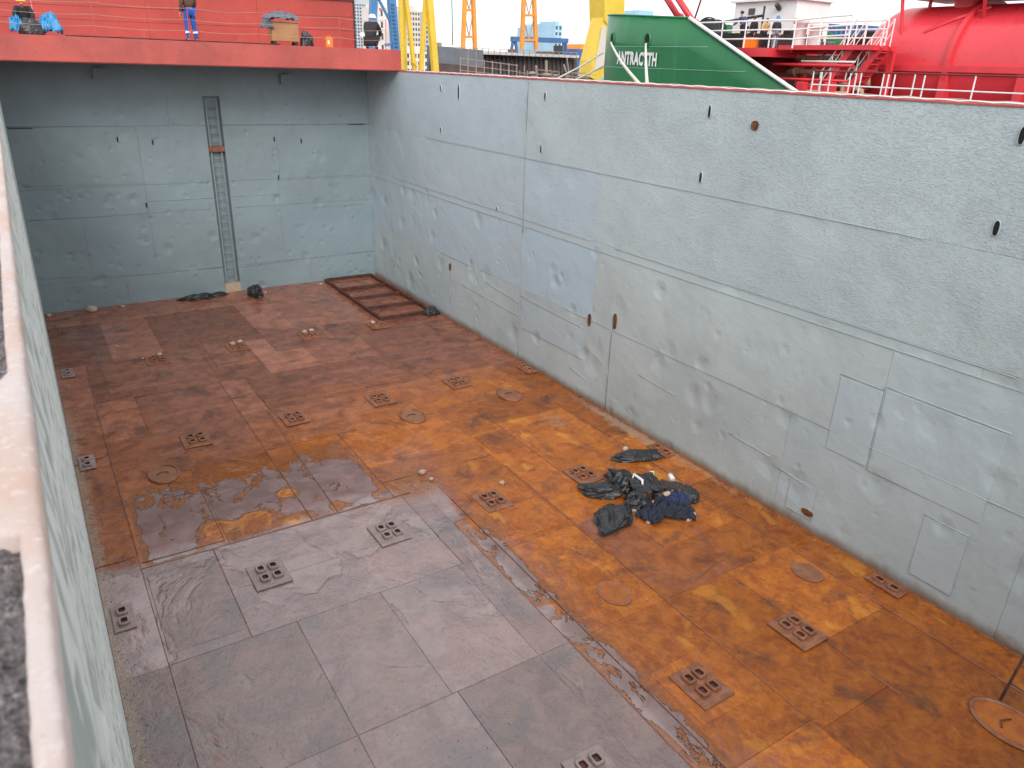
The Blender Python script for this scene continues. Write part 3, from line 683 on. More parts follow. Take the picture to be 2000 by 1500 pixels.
# ------------------------------------------------------------------ red deck over the bulkhead
bm_ = thing('deck_beam', (6, 28.3, 8.62), 'red painted steel deck edge spanning the hold above the grey bulkhead', 'deck')
MB().box(-2.2, 13.12, 28.3, 28.35, 8.63, 9.36).build('fascia', M['red_deck'], bm_)
MB().box(-2.2, 13.12, 28.352, 34, 9.30, 9.37).build('deck_plate', M['red_deck'], bm_)
MB().box(-2.2, 13.0, 28.352, 31.8, 8.63, 8.66).build('soffit_plate', M['dark_red'], bm_)
MB().box(-2.2, 13.14, 28.25, 28.299, 8.66, 8.70).build('lower_flange', M['red_deck'], bm_)
MB().box(13.07, 13.115, 28.352, 31.5, 8.67, 9.29).build('end_plate', M['red_deck'], bm_)
DZ = 9.37
rwl = thing('red_house_wall', (5, 33, DZ), 'large red steel wall standing on the deck behind the workers', 'wall')
zt = lambda x: 10.95+.02*(x)
for i, (x0, x1) in enumerate([(-2.2, 1.6), (1.6, 5.2), (5.2, 9.2), (9.2, 13.16)]):
    MB().add([(x0+.004, 33, DZ), (x1-.004, 33, DZ), (x1-.004, 33, zt(x1)), (x0+.004, 33, zt(x0)), (x0+.004, 33.06, DZ), (x1-.004, 33.06, DZ), (x1-.004, 33.06, zt(x1)), (x0+.004, 33.06, zt(x0))],
             [(0, 1, 2, 3), (5, 4, 7, 6), (3, 2, 6, 7), (0, 3, 7, 4), (1, 5, 6, 2), (0, 4, 5, 1)]).build('wall_panel', M['red_wall'], rwl)
MB().bar((-2.2, 32.99, zt(-2.2)+.03), (13.2, 32.99, zt(13.2)+.03), .12, .06).build('top_rail', M['dark_steel'], rwl)
MB().box(13.165, 13.22, 32.95, 34.5, DZ, zt(13.2)).build('corner_post', M['dark_steel'], rwl)
for (x0, z0, x1, z1) in [(-2, 10.35, 13.1, 10.62), (-2, 9.95, 13.1, 10.1)]: weld([(x0, 32.99, z0), (x1, 32.99, z1)], .010, 'red_deck', rwl, nrm=(0, 1, 0))
rl = thing('wire_guard_rail', (5, 29.5, DZ), 'thin sagging wire rail with slim stanchions along the red deck edge', 'railing')
px = [.4, 3.05, 5.9, 8.2, 11.2, 13.05]
for x in px: MB().tube([(x, 29.5, DZ), (x+.03, 29.5, DZ+1.05)], .016, 6).build('stanchion', M['red_deck'], rl)
for zz in (.35, .68, 1.02):
    wp = []
    for i in range(len(px)-1):
        for j in range(8): s = j/8; wp.append((px[i]+(px[i+1]-px[i])*s, 29.5, DZ+zz-.05*math.sin(math.pi*s)))
    wp.append((px[-1], 29.5, DZ+zz)); MB().tube([(-2, 29.5, DZ+zz)]+wp, .007, 5).build('wire', M['scaffold'], rl)
for (n_, x0, x1, col_, lb) in [('cable', 2.2, 8.9, 'black', 'black cables trailing along the red deck edge between the workers')]:
    b = MB()
    for q in range(3): b.tube([(x0+(x1-x0)*i/30, 29.32+.05*q+.03*math.sin(i*.6+q), DZ+.02+.018*abs(math.sin(i*.7+q*2))) for i in range(31)], .016, 6)
    tag(b.build(n_, M[col_], None, True), lb, 'cable')

# ------------------------------------------------------------------ people
def skinned(name, verts, edges, rad, mat, parent, root=0, sub=2):
    me = bpy.data.meshes.new(name); me.from_pydata([tuple(v) for v in verts], edges, [])
    ob = bpy.data.objects.new(name, me); COL.objects.link(ob); ob.parent = parent
    sk = ob.modifiers.new('skin', 'SKIN'); sk.use_smooth_shade = True
    for i, r in enumerate(rad): me.skin_vertices[0].data[i].radius = (r, r) if not isinstance(r, tuple) else r
    me.skin_vertices[0].data[root].use_root = True
    if sub: ob.modifiers.new('sub', 'SUBSURF').levels = sub; ob.modifiers['sub'].render_levels = sub
    me.materials.append(mat)
    return ob
POSES = {  # joints: x to the side, y forward, z up, metres
 'stand': dict(pelvis=(0, 0, .96), chest=(0, .02, 1.30), neck=(0, .03, 1.50), head=(0, .05, 1.68),
     shL=(-.19, .02, 1.43), elL=(-.25, .0, 1.14), wrL=(-.23, .12, .90), shR=(.19, .02, 1.43), elR=(.26, .02, 1.15), wrR=(.22, .2, .95),
     hipL=(-.10, 0, .92), knL=(-.12, .03, .50), anL=(-.13, -.02, .09), toL=(-.15, .15, .05), hipR=(.10, 0, .92), knR=(.13, .03, .50), anR=(.15, -.02, .09), toR=(.18, .15, .05)),
 'lean': dict(pelvis=(0, -.05, .96), chest=(0, .12, 1.26), neck=(0, .2, 1.44), head=(0, .26, 1.61),
     shL=(-.2, .15, 1.38), elL=(-.3, .35, 1.15), wrL=(-.25, .55, 1.08), shR=(.2, .15, 1.38), elR=(.3, .33, 1.14), wrR=(.22, .55, 1.08),
     hipL=(-.1, -.05, .92), knL=(-.11, .02, .5), anL=(-.11, -.08, .09), toL=(-.12, .1, .05), hipR=(.1, -.05, .92), knR=(.11, .02, .5), anR=(.12, -.06, .09), toR=(.14, .12, .05)),
 'crouch': dict(pelvis=(0, -.10, .25), chest=(0, .10, .66), neck=(0, .20, .82), head=(0, .29, .95),
     shL=(-.19, .14, .78), elL=(-.26, .30, .56), wrL=(-.18, .44, .42), shR=(.19, .14, .78), elR=(.26, .30, .56), wrR=(.18, .44, .40),
     hipL=(-.11, -.07, .25), knL=(-.17, .32, .46), anL=(-.15, .04, .09), toL=(-.17, .22, .05), hipR=(.11, -.07, .25), knR=(.17, .32, .44), anR=(.15, .04, .09), toR=(.17, .22, .05))}
def person(loc, rz, pose, top, legs, hat, label, group, scale=1.0, vest=None, tape=False):
    J = {k_: Vector(v)*scale for k_, v in POSES[pose].items()}
    t = thing('person', loc, label, 'person', group); t.rotation_euler = (0, 0, rz)
    names = list(J); idx = {n_: i for i, n_ in enumerate(names)}
    V = [J[n_] for n_ in names]
    E = [('pelvis', 'chest'), ('chest', 'neck'), ('neck', 'head'), ('chest', 'shL'), ('shL', 'elL'), ('elL', 'wrL'), ('chest', 'shR'), ('shR', 'elR'), ('elR', 'wrR'),
         ('pelvis', 'hipL'), ('hipL', 'knL'), ('knL', 'anL'), ('anL', 'toL'), ('pelvis', 'hipR'), ('hipR', 'knR'), ('knR', 'anR'), ('anR', 'toR')]
    E = [(idx[a_], idx[c_]) for a_, c_ in E]
    rr = dict(pelvis=.10, chest=.115, neck=.05, head=.092, shL=.05, shR=.05, elL=.036, elR=.036, wrL=.028, wrR=.028, hipL=.07, hipR=.07, knL=.05, knR=.05, anL=.04, anR=.04, toL=.035, toR=.035)
    R_ = [rr[n_]*scale for n_ in names]
    # face: brow, nose, chin; and five fingers to each hand
    def addv(p, r, to): V.append(p); R_.append(r*scale); E.append((to, len(V)-1)); return len(V)-1
    hd = J['head']; fw = Vector((0, 1, 0))
    addv(hd+fw*.085*scale+Vector((0, 0, -.01))*scale, .018, idx['head']); addv(hd+Vector((0, .055, -.075))*scale, .04, idx['head'])
    for s in ('L', 'R'):
        wv = J['wr'+s]; d = (wv-J['el'+s]).normalized(); side = d.cross(Vector((0, 0, 1)) if abs(d.z) < .9 else Vector((0, 1, 0))).normalized()
        palm = addv(wv+d*.07*scale, .032, idx['wr'+s])
        for q, ln in zip((-1.5, -.5, .5, 1.5), (.07, .085, .08, .06)):
            k1 = addv(wv+(d*.105+side*q*.019)*scale, .010, palm); addv(wv+(d*(.105+ln*.7)+side*q*.021+Vector((0, 0, -.02)))*scale, .008, k1)
        k1 = addv(wv+(d*.05+side*.045)*scale, .012, palm); addv(wv+(d*.09+side*.062)*scale, .009, k1)
    skinned('body', V, E, R_, M['skin'], t, idx['pelvis'])
    def cloth(nm, js, es, rad, mat): 
        ii = {n_: i for i, n_ in enumerate(js)}
        return skinned(nm, [J[j] for j in js], [(ii[a_], ii[c_]) for a_, c_ in es], [r*scale for r in rad], M[mat], t, 0)
    cloth('jacket', ['chest', 'pelvis', 'neck', 'shL', 'elL', 'wrL', 'shR', 'elR', 'wrR'], [('chest', 'pelvis'), ('chest', 'neck'), ('chest', 'shL'), ('shL', 'elL'), ('elL', 'wrL'), ('chest', 'shR'), ('shR', 'elR'), ('elR', 'wrR')],
          [.20, .175, .085, .095, .068, .052, .095, .068, .052], top)
    cloth('trousers', ['pelvis', 'hipL', 'knL', 'anL', 'hipR', 'knR', 'anR'], [('pelvis', 'hipL'), ('hipL', 'knL'), ('knL', 'anL'), ('pelvis', 'hipR'), ('hipR', 'knR'), ('knR', 'anR')], [.15, .105, .08, .066, .105, .08, .066], legs)
    for s in 'LR': skinned('boot', [J['an'+s], J['to'+s]], [(0, 1)], [.056*scale, .046*scale], M['leather'], t, 0)
    if tape:
        for s in 'LR':
            c_ = J['an'+s].lerp(J['kn'+s], .5); ax = (J['kn'+s]-J['an'+s]).normalized()
            MB().tube([c_-ax*.03, c_+ax*.03], .082*scale, 12, caps=False).build('reflective_band', M['reflective'], None).parent = t
    hc = hd+Vector((0, 0, .035))*scale
    if hat == 'hair':
        o = MB().blob(hc+Vector((0, -.012, .012))*scale, (.095*scale, .105*scale, .085*scale), 8, 14).build('hair', M['leather'], None, True); o.parent = t
    elif hat:
        r = .118*scale
        hm = MB().lathe([(r*1.28, -.004), (r*1.28, .006), (r*1.02, .012), (r, .05), (r*.82, .10), (r*.45, .128), (.001, .136)], hc, n=16).build('hard_hat', M[hat], None, True); hm.parent = t
    return t
pz = DZ
person((6.2, 30.6, pz), math.radians(20), 'stand', 'brown_cloth', 'denim_blue', 'hair', 'worker in brown jacket and blue trousers standing by the red wall', 'workers on the red deck', 1.06, tape=True)
person((1.25, 30.9, pz), math.radians(175), 'crouch', 'black_cloth', 'navy_cloth', 'hardhat_yellow', 'crouching worker in yellow hard hat behind dark and blue sheets', 'workers on the red deck', 1.0)
person((12.72, 30.2, pz), math.radians(-40), 'crouch', 'black_cloth', 'black_cloth', 'hardhat_white', 'worker in black with a white hard hat crouching at the deck end', 'workers on the red deck', 1.16)

# ------------------------------------------------------------------ crumpled bags, sheets, things on the red deck
def crumple(c, rad, seed, mat, name, label, cat, group=None, rz=0, flat=.0, n=17, m=26, amp=.35, pinch=None):
    """bin liner: a slack closed sheet with folds, resting on what is below c"""
    cr, sr = math.cos(rz), math.sin(rz); s0 = seed*13.7
    def fn(p, d):
        q = Vector((d.x*1.6+s0, d.y*1.6, d.z*1.6)); f1 = mnoise.noise(q); f2 = 1-abs(mnoise.noise(q*2.3))*2; f3 = 1-abs(mnoise.noise(q*5.1+Vector((3, 1, 2))))*2
        vd = mnoise.voronoi(q*1.9)[0]; v2 = mnoise.voronoi(q*4.3)[0]; k_ = 1+amp*(f1*.8+f2*.22+.75*(vd[1]-vd[0])-.2+.32*(v2[1]-v2[0]))
        x, y, z_ = p.x*k_, p.y*k_, p.z*k_
        if pinch:
            a_ = math.atan2(d.y, d.x); pk = max(0, math.cos(a_-pinch))**6; x += math.cos(pinch)*rad[0]*.55*pk; y += math.sin(pinch)*rad[0]*.55*pk; z_ *= 1-.6*pk
        z_ = max(z_, -rad[2]*.22+.01*f3)
        return Vector((x*cr-y*sr, x*sr+y*cr, z_+rad[2]*.22))
    o = MB().blob(c, rad, n, m, fn=fn).build(name, M[mat], None, False)
    return tag(o, label, cat, group)
def heap_sheet(c, sx, sy, h, seed, mat, name, label, cat, group=None, rz=0, n=34, fold=5):
    """a cloth or sheet thrown down in folds"""
    g = []; cr, sr = math.cos(rz), math.sin(rz)
    for i in range(n):
        r = []
        for j in range(n):
            u, v = i/(n-1)*2-1, j/(n-1)*2-1; q = Vector((u*1.4+seed*5.1, v*1.4, seed))
            ww = mnoise.noise(q*1.2); rg = 1-abs(mnoise.noise(q*fold*.45))*2; r2 = 1-abs(mnoise.noise(q*fold))*2
            edge = max(0, 1-max(abs(u), abs(v))**3)
            z_ = .004+h*(.14+.85*max(0, rg)*(.35+.65*edge)+.5*edge*(ww*.5+.5)+.26*max(0, r2)*edge)
            x = sx*(u*(1-.22*abs(mnoise.noise(Vector((v*2.2, seed, 0)))))+.16*mnoise.noise(q*2)); y = sy*(v*(1-.22*abs(mnoise.noise(Vector((u*2.2, 0, seed)))))+.16*mnoise.noise(q*2+Vector((9, 9, 9))))
            r.append((c[0]+x*cr-y*sr, c[1]+x*sr+y*cr, c[2]+z_))
        g.append(r)
    o = MB().sheet(g).build(name, M[mat], None, True)
    s = o.modifiers.new('thickness', 'SOLIDIFY'); s.thickness = .006
    return tag(o, label, cat, group)
GB = 'black bin bags on the hold floor'
FZ = .018
crumple((10.09, 11.28, FZ), (.42, .26, .20), 1, 'bag', 'bin_bag', 'crumpled black bin bag left of the big rubbish pile', 'bin bag', GB, -.6, pinch=2.6)
crumple((9.65, 10.35, FZ), (.44, .34, .22), 2, 'bag', 'bin_bag', 'black bin bag nearest the camera, lying below the rubbish pile', 'bin bag', GB, .2, pinch=3.6)
crumple((11.95, 12.2, FZ), (.62, .22, .16), 3, 'bag', 'bin_bag', 'flattened black bin bag between the rubbish pile and grey wall', 'bin bag', GB, -.35)
crumple((5.35, 31.0, FZ+.01), (.55, .22, .15), 4, 'bag', 'bin_bag', 'stretched black bin bag against the bulkhead beside the ladder slot', 'bin bag', GB, 0, pinch=3.1)
crumple((6.05, 31.1, FZ+.01), (.38, .18, .10), 14, 'bag', 'bin_bag', 'small flat dark bag between ladder slot and stretched bin bag', 'bin bag', GB, .1)
crumple((7.40, 30.45, FZ+.01), (.26, .36, .34), 5, 'bag', 'bin_bag', 'upright dark blue-black bin bag right of the ladder slot', 'bin bag', GB, .3)
crumple((12.66, 25.1, FZ), (.34, .28, .20), 6, 'bag', 'bin_bag', 'black bin bag at the corner of the steel frame by the wall', 'bin bag', GB, .5)
crumple((10.62, 11.35, FZ), (.36, .32, .30), 7, 'bag', 'bin_bag', 'ruffled black bin bag at the top left of the rubbish pile', 'bin bag', GB, .9, amp=.5)
crumple((11.35, 10.45, FZ), (.42, .38, .26), 8, 'bag_brown', 'bin_bag', 'dark brown bin bag on the right side of the rubbish pile', 'bin bag', GB, .2)
crumple((10.45, 10.55, FZ), (.30, .26, .22), 9, 'bag', 'bin_bag', 'small glossy black bag at the lower left of the rubbish pile', 'bin bag', GB, .2, amp=.5)
crumple((11.65, 10.2, FZ), (.30, .26, .2), 15, 'bag', 'bin_bag', 'dull black bag at the wall side of the rubbish pile', 'bin bag', GB, 1.2)
heap_sheet((10.92, 10.85, .26), .36, .40, .08, 3, 'bag', 'folded_sheet', 'flat folded black plastic sheet on top of the rubbish pile', 'plastic sheet', None, -.35, 30, 3)
GC = 'dark cloths in the rubbish pile'
heap_sheet((10.55, 10.02, FZ), .46, .26, .24, 4, 'navy_cloth', 'cloth', 'dark navy cloth spilling from the front of the rubbish pile', 'cloth', GC, .3)
heap_sheet((10.92, 9.78, FZ), .40, .22, .22, 6, 'navy_cloth', 'cloth', 'crumpled navy cloth at the lower right end of the rubbish pile', 'cloth', GC, -.7)
heap_sheet((11.18, 10.12, .05), .34, .16, .20, 8, 'navy_denim', 'cloth', 'blue work cloth tucked under the brown bag in the pile', 'cloth', GC, -.5)
def rock(c, r, seed, mat='stone', name='rubble_chunk', label=None, cat='rubble', group=None):
    def fn(p, d): return p*(1+.45*mnoise.noise(d*1.7+Vector((seed*3.3, 0, 0))))
    o = MB().blob((c[0], c[1], c[2]+r*.45), (r, r*.8, r*.6), 6, 9, fn=fn).build(name, M[mat], None)
    return tag(o, label, cat, group)
GR = 'pale rubble chunks around the rubbish pile'
for i, (x, y, z_, r, lb) in enumerate([(10.52, 10.05, .2, .07, 'pale chunk of rubble sitting on the navy cloth'), (10.6, 10.18, .22, .05, 'smaller pale chunk behind the one on the navy cloth'), (10.2, 9.86, FZ, .08, 'pale chunk on the floor in front of the navy cloth'),
        (11.02, 9.50, FZ, .08, 'pale chunk at the lower tip of the navy cloth'), (11.22, 9.60, FZ, .10, 'pale flat chunk beyond the lower right end of the pile'), (10.22, 10.35, FZ, .06, 'little pale chunk beside the small glossy bag'), (11.0, 10.2, .28, .09, 'beige chunk below the brown bag')]):
    rock((x, y, z_), r, i, label=lb, group=GR)
for i, (x, y, z_, rz, lb) in enumerate([(11.45, 11.2, .20, .3, 'white crumpled cup behind the rubbish pile'), (11.75, 10.85, .22, 1.2, 'pale blue crushed bottle at the back of the rubbish pile')]):
    d = Vector((math.cos(rz), math.sin(rz), .1)); c = Vector((x, y, z_))
    tag(MB().tube([c-d*.12, c-d*.10, c+d*.04, c+d*.08, c+d*.12], [.05, .065, .065, .03, .026], 10).build('bottle', M['white'], None, True), lb, 'bottle')
tag(MB().tube([(10.72, 11.05, .30), (10.84, 11.12, .40), (10.80, 10.8, .41), (10.74, 10.72, .36)], [.03, .035, .035, .02], 8).build('rag_strip', M['white'], None, True), 'white strip hanging over the black bags of the pile', 'rag')
GS = 'pale scraps lying on the hold floor'
for i, (u, v, r, lb) in enumerate([(180, 608, .26, 'pale crumbly heap of scrap by the foot of the bulkhead'), (97, 618, .12, 'pale scrap in the far corner under the near wall'), (240, 600, .10, 'small pale scrap right of the crumbly heap'), (825, 924, .11, 'twisted pale scrap beside the puddles'),
        (842, 937, .07, 'thin pale scrap in front of the twisted one'), (980, 945, .09, 'pink scrap near the brown socket plate'), (1221, 879, .11, 'pale wedge of scrap above the flattened bin bag'), (279, 701, .05, 'tiny white ball beside a far socket'), (518, 572, .07, 'pale scrap beside the upright dark bag'), (627, 556, .09, 'pale scrap at the corner of the steel frame'),
        (1263, 1171, .02, 'tiny white pebble beside the round manhole ring'), (686, 580, .08, 'pale scrap inside the steel frame'), (228, 678, .06, 'pale scrap left of the far sockets')]):
    p = P(u, v, 2, FZ); rock((p.x, min(p.y, 31.2), FZ), r*.8, 30+i, name='scrap', label=lb, cat='scrap', group=GS)

# deck clutter
heap_sheet((.98, 30.4, DZ), .2, .2, .42, 11, 'tarp_blue', 'tarpaulin', 'small blue tarpaulin left of the crouching worker in yellow hat', 'tarpaulin', 'blue tarpaulins on the red deck', .2)
heap_sheet((1.88, 30.4, DZ), .34, .22, .48, 12, 'tarp_blue', 'tarpaulin', 'larger blue tarpaulin right of the crouching worker in yellow hat', 'tarpaulin', 'blue tarpaulins on the red deck', -.1)
crumple((1.35, 30.3, DZ), (.36, .22, .40), 21, 'bag', 'plastic_sheet', 'dark grey plastic sheet draped in front of the yellow hard hat worker', 'plastic sheet', None, 0, amp=.2)
tb = thing('tool_cart', (9.45, 30.6, DZ), 'plywood box cart on small castors with tools heaped on it', 'cart')
MB().box(8.95, 9.95, 30.35, 30.85, DZ+.16, DZ+.80).build('box', M['plywood'], tb, bevel=.01)
MB().box(8.90, 10.02, 30.30, 30.90, DZ+.80, DZ+.84).build('top_board', M['plywood'], tb)
for (x, y) in [(9.05, 30.42), (9.85, 30.42), (9.05, 30.78), (9.85, 30.78)]:
    c_ = MB().lathe([(.001, -.025), (.07, -.025), (.07, .025), (.001, .025)], (x, y, DZ+.07), 'Y', 12).build('castor', M['black'], tb); MB().box(x-.03, x+.03, y-.03, y+.03, DZ+.12, DZ+.158).build('bracket', M['dark_steel'], c_)
heap_sheet((9.35, 30.5, DZ+.845), .62, .32, .22, 14, 'grey_cloth', 'tarpaulin', 'grey tarpaulin thrown over the plywood cart', 'tarpaulin', None, .1)
heap_sheet((8.75, 30.28, DZ+.50), .22, .10, .28, 15, 'grey_cloth', 'canvas_bag', 'grey canvas bag hanging on the end of the plywood cart', 'bag', None, .3)
crumple((10.28, 30.5, DZ), (.25, .22, .46), 25, 'bag', 'bin_bag', 'shiny black bin bag standing between the cart and orange can', 'bin bag', GB, .4)
jc = thing('jerrycan', (11.1, 30.4, DZ), 'small orange plastic can standing on the red deck', 'can')
MB().chbox(10.97, 11.23, 30.3, 30.5, DZ, DZ+.36, .04).build('body', M['orange_plastic'], jc, bevel=.015)
MB().box(11.02, 11.10, 30.295, 30.299, DZ+.12, DZ+.26).build('sticker', M['white'], jc)
MB().bar((11.02, 30.4, DZ+.40), (11.18, 30.4, DZ+.40), .03, .03).bar((11.02, 30.4, DZ+.35), (11.02, 30.4, DZ+.41), .03).bar((11.18, 30.4, DZ+.35), (11.18, 30.4, DZ+.41), .03).build('handle', M['orange_plastic'], jc)
tag(MB().bar((13.25, 32.5, 10.0), (14.1, 32.0, 9.25), .14, .14).build('stair_stringer', M['white'], None), 'sloping white stair rail end at the corner of the red wall', 'stair')

# ------------------------------------------------------------------ fittings of the floor
def pocket(b, cx, cy, z0, lx=.185, ly=.225, ix=.10, iy=.135, h=.055):
    K = 16
    def rr(sx, sy, z): 
        o = []
        for i in range(K):
            a_ = 2*math.pi*(i+.5)/K; c_, s_ = math.cos(a_), math.sin(a_); e = .45
            o.append((cx+math.copysign(abs(c_)**e, c_)*sx/2, cy+math.copysign(abs(s_)**e, s_)*sy/2, z))
        return o
    rs = [rr(lx, ly, z0), rr(lx, ly, z0+h*.7), rr(lx*.9, ly*.9, z0+h), rr(ix*1.1, iy*1.1, z0+h), rr(ix, iy, z0+h*.8), rr(ix, iy, z0+.004)]
    for r in rs: b.v += r
    for i in range(5):
        for j in range(K):
            j2 = (j+1) % K; b.f.append((i*K+j, i*K+j2, (i+1)*K+j2, (i+1)*K+j)); b.m.append(0 if i < 4 else 1)
    b.f.append(tuple(5*K+j for j in range(K))); b.m.append(1)
protos = {}
def socket(x, y, label, mat='socket', half=0, big=1.0, wet=True):
    key = (mat, half)
    if key not in protos:
        t = thing('container_socket', (0, 0, 0), '', 'deck socket', 'container sockets welded to the hold floor')
        if half: MB().chbox(-.17, .17, -.36, .36, 0, .022, .006).build('base_plate', M[mat], t)
        else: MB().chbox(-.33, .33, -.40, .40, 0, .022, .006).build('base_plate', M[mat], t)
        first = None
        for (px_, py_) in ([(0, -.15), (0, .15)] if half else [(-.10, -.12), (.13, -.12), (-.10, .18), (.13, .18)]):
            if first is None: bb = MB(); pocket(bb, 0, 0, .022); first = bb.build('pocket', [M[mat], M['rust_bar']], t); first.location = (px_, py_, 0)  # pocket insides get a darker steel that paints in their shade
            else: c_ = first.copy(); COL.objects.link(c_); c_.parent = t; c_.location = (px_, py_, 0)
        protos[key] = t; o = t
    else: o = copy_tree(protos[key])
    o.location = (x, y, .028); o['label'] = label; o.rotation_euler.z = rnd.uniform(-.02, .02)
    return o
SK = [
 (5.34, 5.50, 'four-pocket socket cut by the bottom edge of the photo, on grey plates', 'socket_grey', 0),
 (7.78, 5.93, 'four-pocket socket on a brown doubler plate in the orange floor near the camera', 'socket', 0),
 (10.18, 5.98, 'four-pocket socket on dark orange floor, nearest the grey side wall', 'socket', 0),
 (12.72, 5.95, 'two-pocket socket at the foot of the grey wall, nearest the camera', 'socket', 1),
 (.27, 12.15, 'two-pocket socket beside the near wall on pale grit, nearest the camera', 'socket_grey', 1),
 (2.74, 12.1, 'four-pocket socket alone on the left of the pale grey plates', 'socket_grey', 0),
 (5.24, 12.25, 'four-pocket socket below the puddles, right one on pale grey plates', 'socket_grey', 0),
 (7.72, 12.25, 'four-pocket socket on dull brown plate left of the rubbish pile', 'socket', 0),
 (10.20, 12.18, 'four-pocket socket on orange floor just above the rubbish pile', 'socket', 0),
 (12.72, 12.2, 'two-pocket socket between the flattened bin bag and grey wall', 'socket', 1),
 (.27, 18.4, 'two-pocket pale socket beside the near wall, level with a round manhole', 'socket_grey', 1),
 (2.70, 18.4, 'four-pocket socket behind the leftmost round manhole', 'socket', 0),
 (5.22, 18.45, 'four-pocket socket behind the puddles in the middle of the floor', 'socket', 0),
 (7.72, 18.5, 'four-pocket socket directly behind the middle round manhole', 'socket', 0),
 (10.25, 18.55, 'four-pocket socket up left of the manhole nearest the grey wall', 'socket', 0),
 (12.75, 18.5, 'two-pocket socket where the vertical wall seam meets the floor', 'socket', 1),
 (.3, 24.7, 'two-pocket pale socket deepest in the hold beside the near wall', 'socket_grey', 1),
 (2.78, 24.65, 'far four-pocket socket with a white ball beside it', 'socket', 0),
 (5.26, 24.7, 'far four-pocket socket below the bulkhead ladder with two pale lumps', 'socket', 0),
 (7.74, 24.75, 'far four-pocket socket left of the yellow stained floor patch', 'socket', 0),
 (10.28, 24.7, 'far four-pocket socket at the near corner of the steel frame', 'socket', 0)]
for (x, y, lb, mt, hf) in SK: socket(x, y, lb, mt, hf)
for i, (x, y, lb) in enumerate([(5.16, 24.9, 'left pale lump on the far socket below the ladder'), (5.42, 24.95, 'right pale lump on the far socket below the ladder'), (7.64, 24.95, 'left pale lump on the socket by the yellow patch'), (7.9, 25.0, 'right pale lump on the socket by the yellow patch'), (2.9, 24.9, 'pale lump on the far socket with the white ball'), (10.15, 24.85, 'pale lump on the socket by the steel frame')]):
    rock((x, y, .08), .09, 60+i, label=lb, group='pale lumps on the far sockets')
def manhole(x, y, rx, ry, label, silt='ochre', flush=False):
    t = thing('manhole', (x, y, .02), label, 'manhole', 'round manholes in the hold floor'); n = 28
    def ring(s, z): return [(x+rx*s*math.cos(2*math.pi*i/n), y+ry*s*math.sin(2*math.pi*i/n), z) for i in range(n)]
    b = MB(); rs = [ring(1.10, .026), ring(1.06, .030 if flush else .066), ring(1.0, .030 if flush else .066), ring(.97, .024)]
    for r in rs: b.v += r
    for i in range(3):
        for j in range(n): b.f.append((i*n+j, i*n+(j+1) % n, (i+1)*n+(j+1) % n, (i+1)*n+j)); b.m.append(0)
    b.build('rim', M['socket'] if not flush else M['weld'], t, True)
    b = MB(); g_ = []
    for s in (.98, .8, .6, .4, .2, .01): g_.append([(p[0], p[1], .026+.004*mnoise.noise(Vector((p[0]*9, p[1]*9, s)))) for p in ring(s, 0)+ring(s, 0)[:1]])
    b.sheet(g_, flip=True).build('cover', M[silt], t, True)
    if not flush: MB().tube([(x-rx*.45, y+.02, .045), (x-rx*.1, y+.09, .055), (x+rx*.35, y+.03, .045)], .012, 6).build('handle', M['rust_bar'], t, True)
    return t
manhole(1.71, 16.99, .31, .42, 'ochre round manhole on the left, behind the puddles')
manhole(8.06, 17.08, .31, .44, 'round manhole in the middle of the floor with a curved bar')
manhole(11.19, 17.06, .31, .46, 'round manhole nearest the foot of the grey side wall')
manhole(8.05, 8.41, .26, .34, 'faint round manhole ring in the bright orange floor', 'ochre_bright', True)
manhole(11.25, 2.98, .36, .52, 'large ochre manhole at the lower right beside the leaning ladder', 'ochre_bright')
manhole(11.75, 7.0, .24, .3, 'worn brown manhole ring beside the wall gutter', 'ochre', True)

fr = thing('steel_frame', (11.6, 28, .03), 'rusty steel frame with cross bars lying flat in the far corner', 'frame')
for x in (10.62, 12.72): MB().box(x-.05, x+.05, 25.1, 31.25, .03, .15).build('side_bar', M['rust_bar'], fr)
for y in (25.16, 26.55, 28.0, 29.5, 31.2): MB().box(10.672, 12.668, y-.05, y+.05, .05, .16).build('cross_bar', M['rust_bar'], fr)
ll = thing('leaning_ladder', (11.65, 3.28, 0), 'brown steel ladder leaning against the grey wall at the right edge', 'ladder')
d0 = Vector((11.65, 3.30, .03)); tp = Vector((12.95, 3.25, 3.4))
for s in (0, -.45): MB().tube([d0+Vector((0, s, 0)), tp+Vector((0, s, 0))], .022, 8).build('rail', M['brown_steel'], ll, True)
for i in range(1, 11):
    q = d0.lerp(tp, i/11.2); MB().tube([q+Vector((0, -.02, 0)), q+Vector((0, -.43, 0))], .014, 6).build('rung', M['brown_steel'], ll, True)
# grit along the near wall
b = MB(); rg = random.Random(3)
for i in range(2600):
    y = 2.5+rg.random()**1.6*24; x = .02+abs(rg.gauss(0, .16)); 
    if rg.random() < .12: x = rg.uniform(.1, 5.5); y = rg.uniform(4, 13)
    s = rg.uniform(.003, .011); z0 = .024
    b.add([(x-s, y-s, z0), (x+s, y-s*.7, z0), (x, y+s, z0), (x+s*.2, y, z0+s*1.1)], [(0, 1, 3), (1, 2, 3), (2, 0, 3)], 0 if rg.random() < .55 else 1)
stuff(b.build('grit', [M['stone'], M['dark_steel']]))

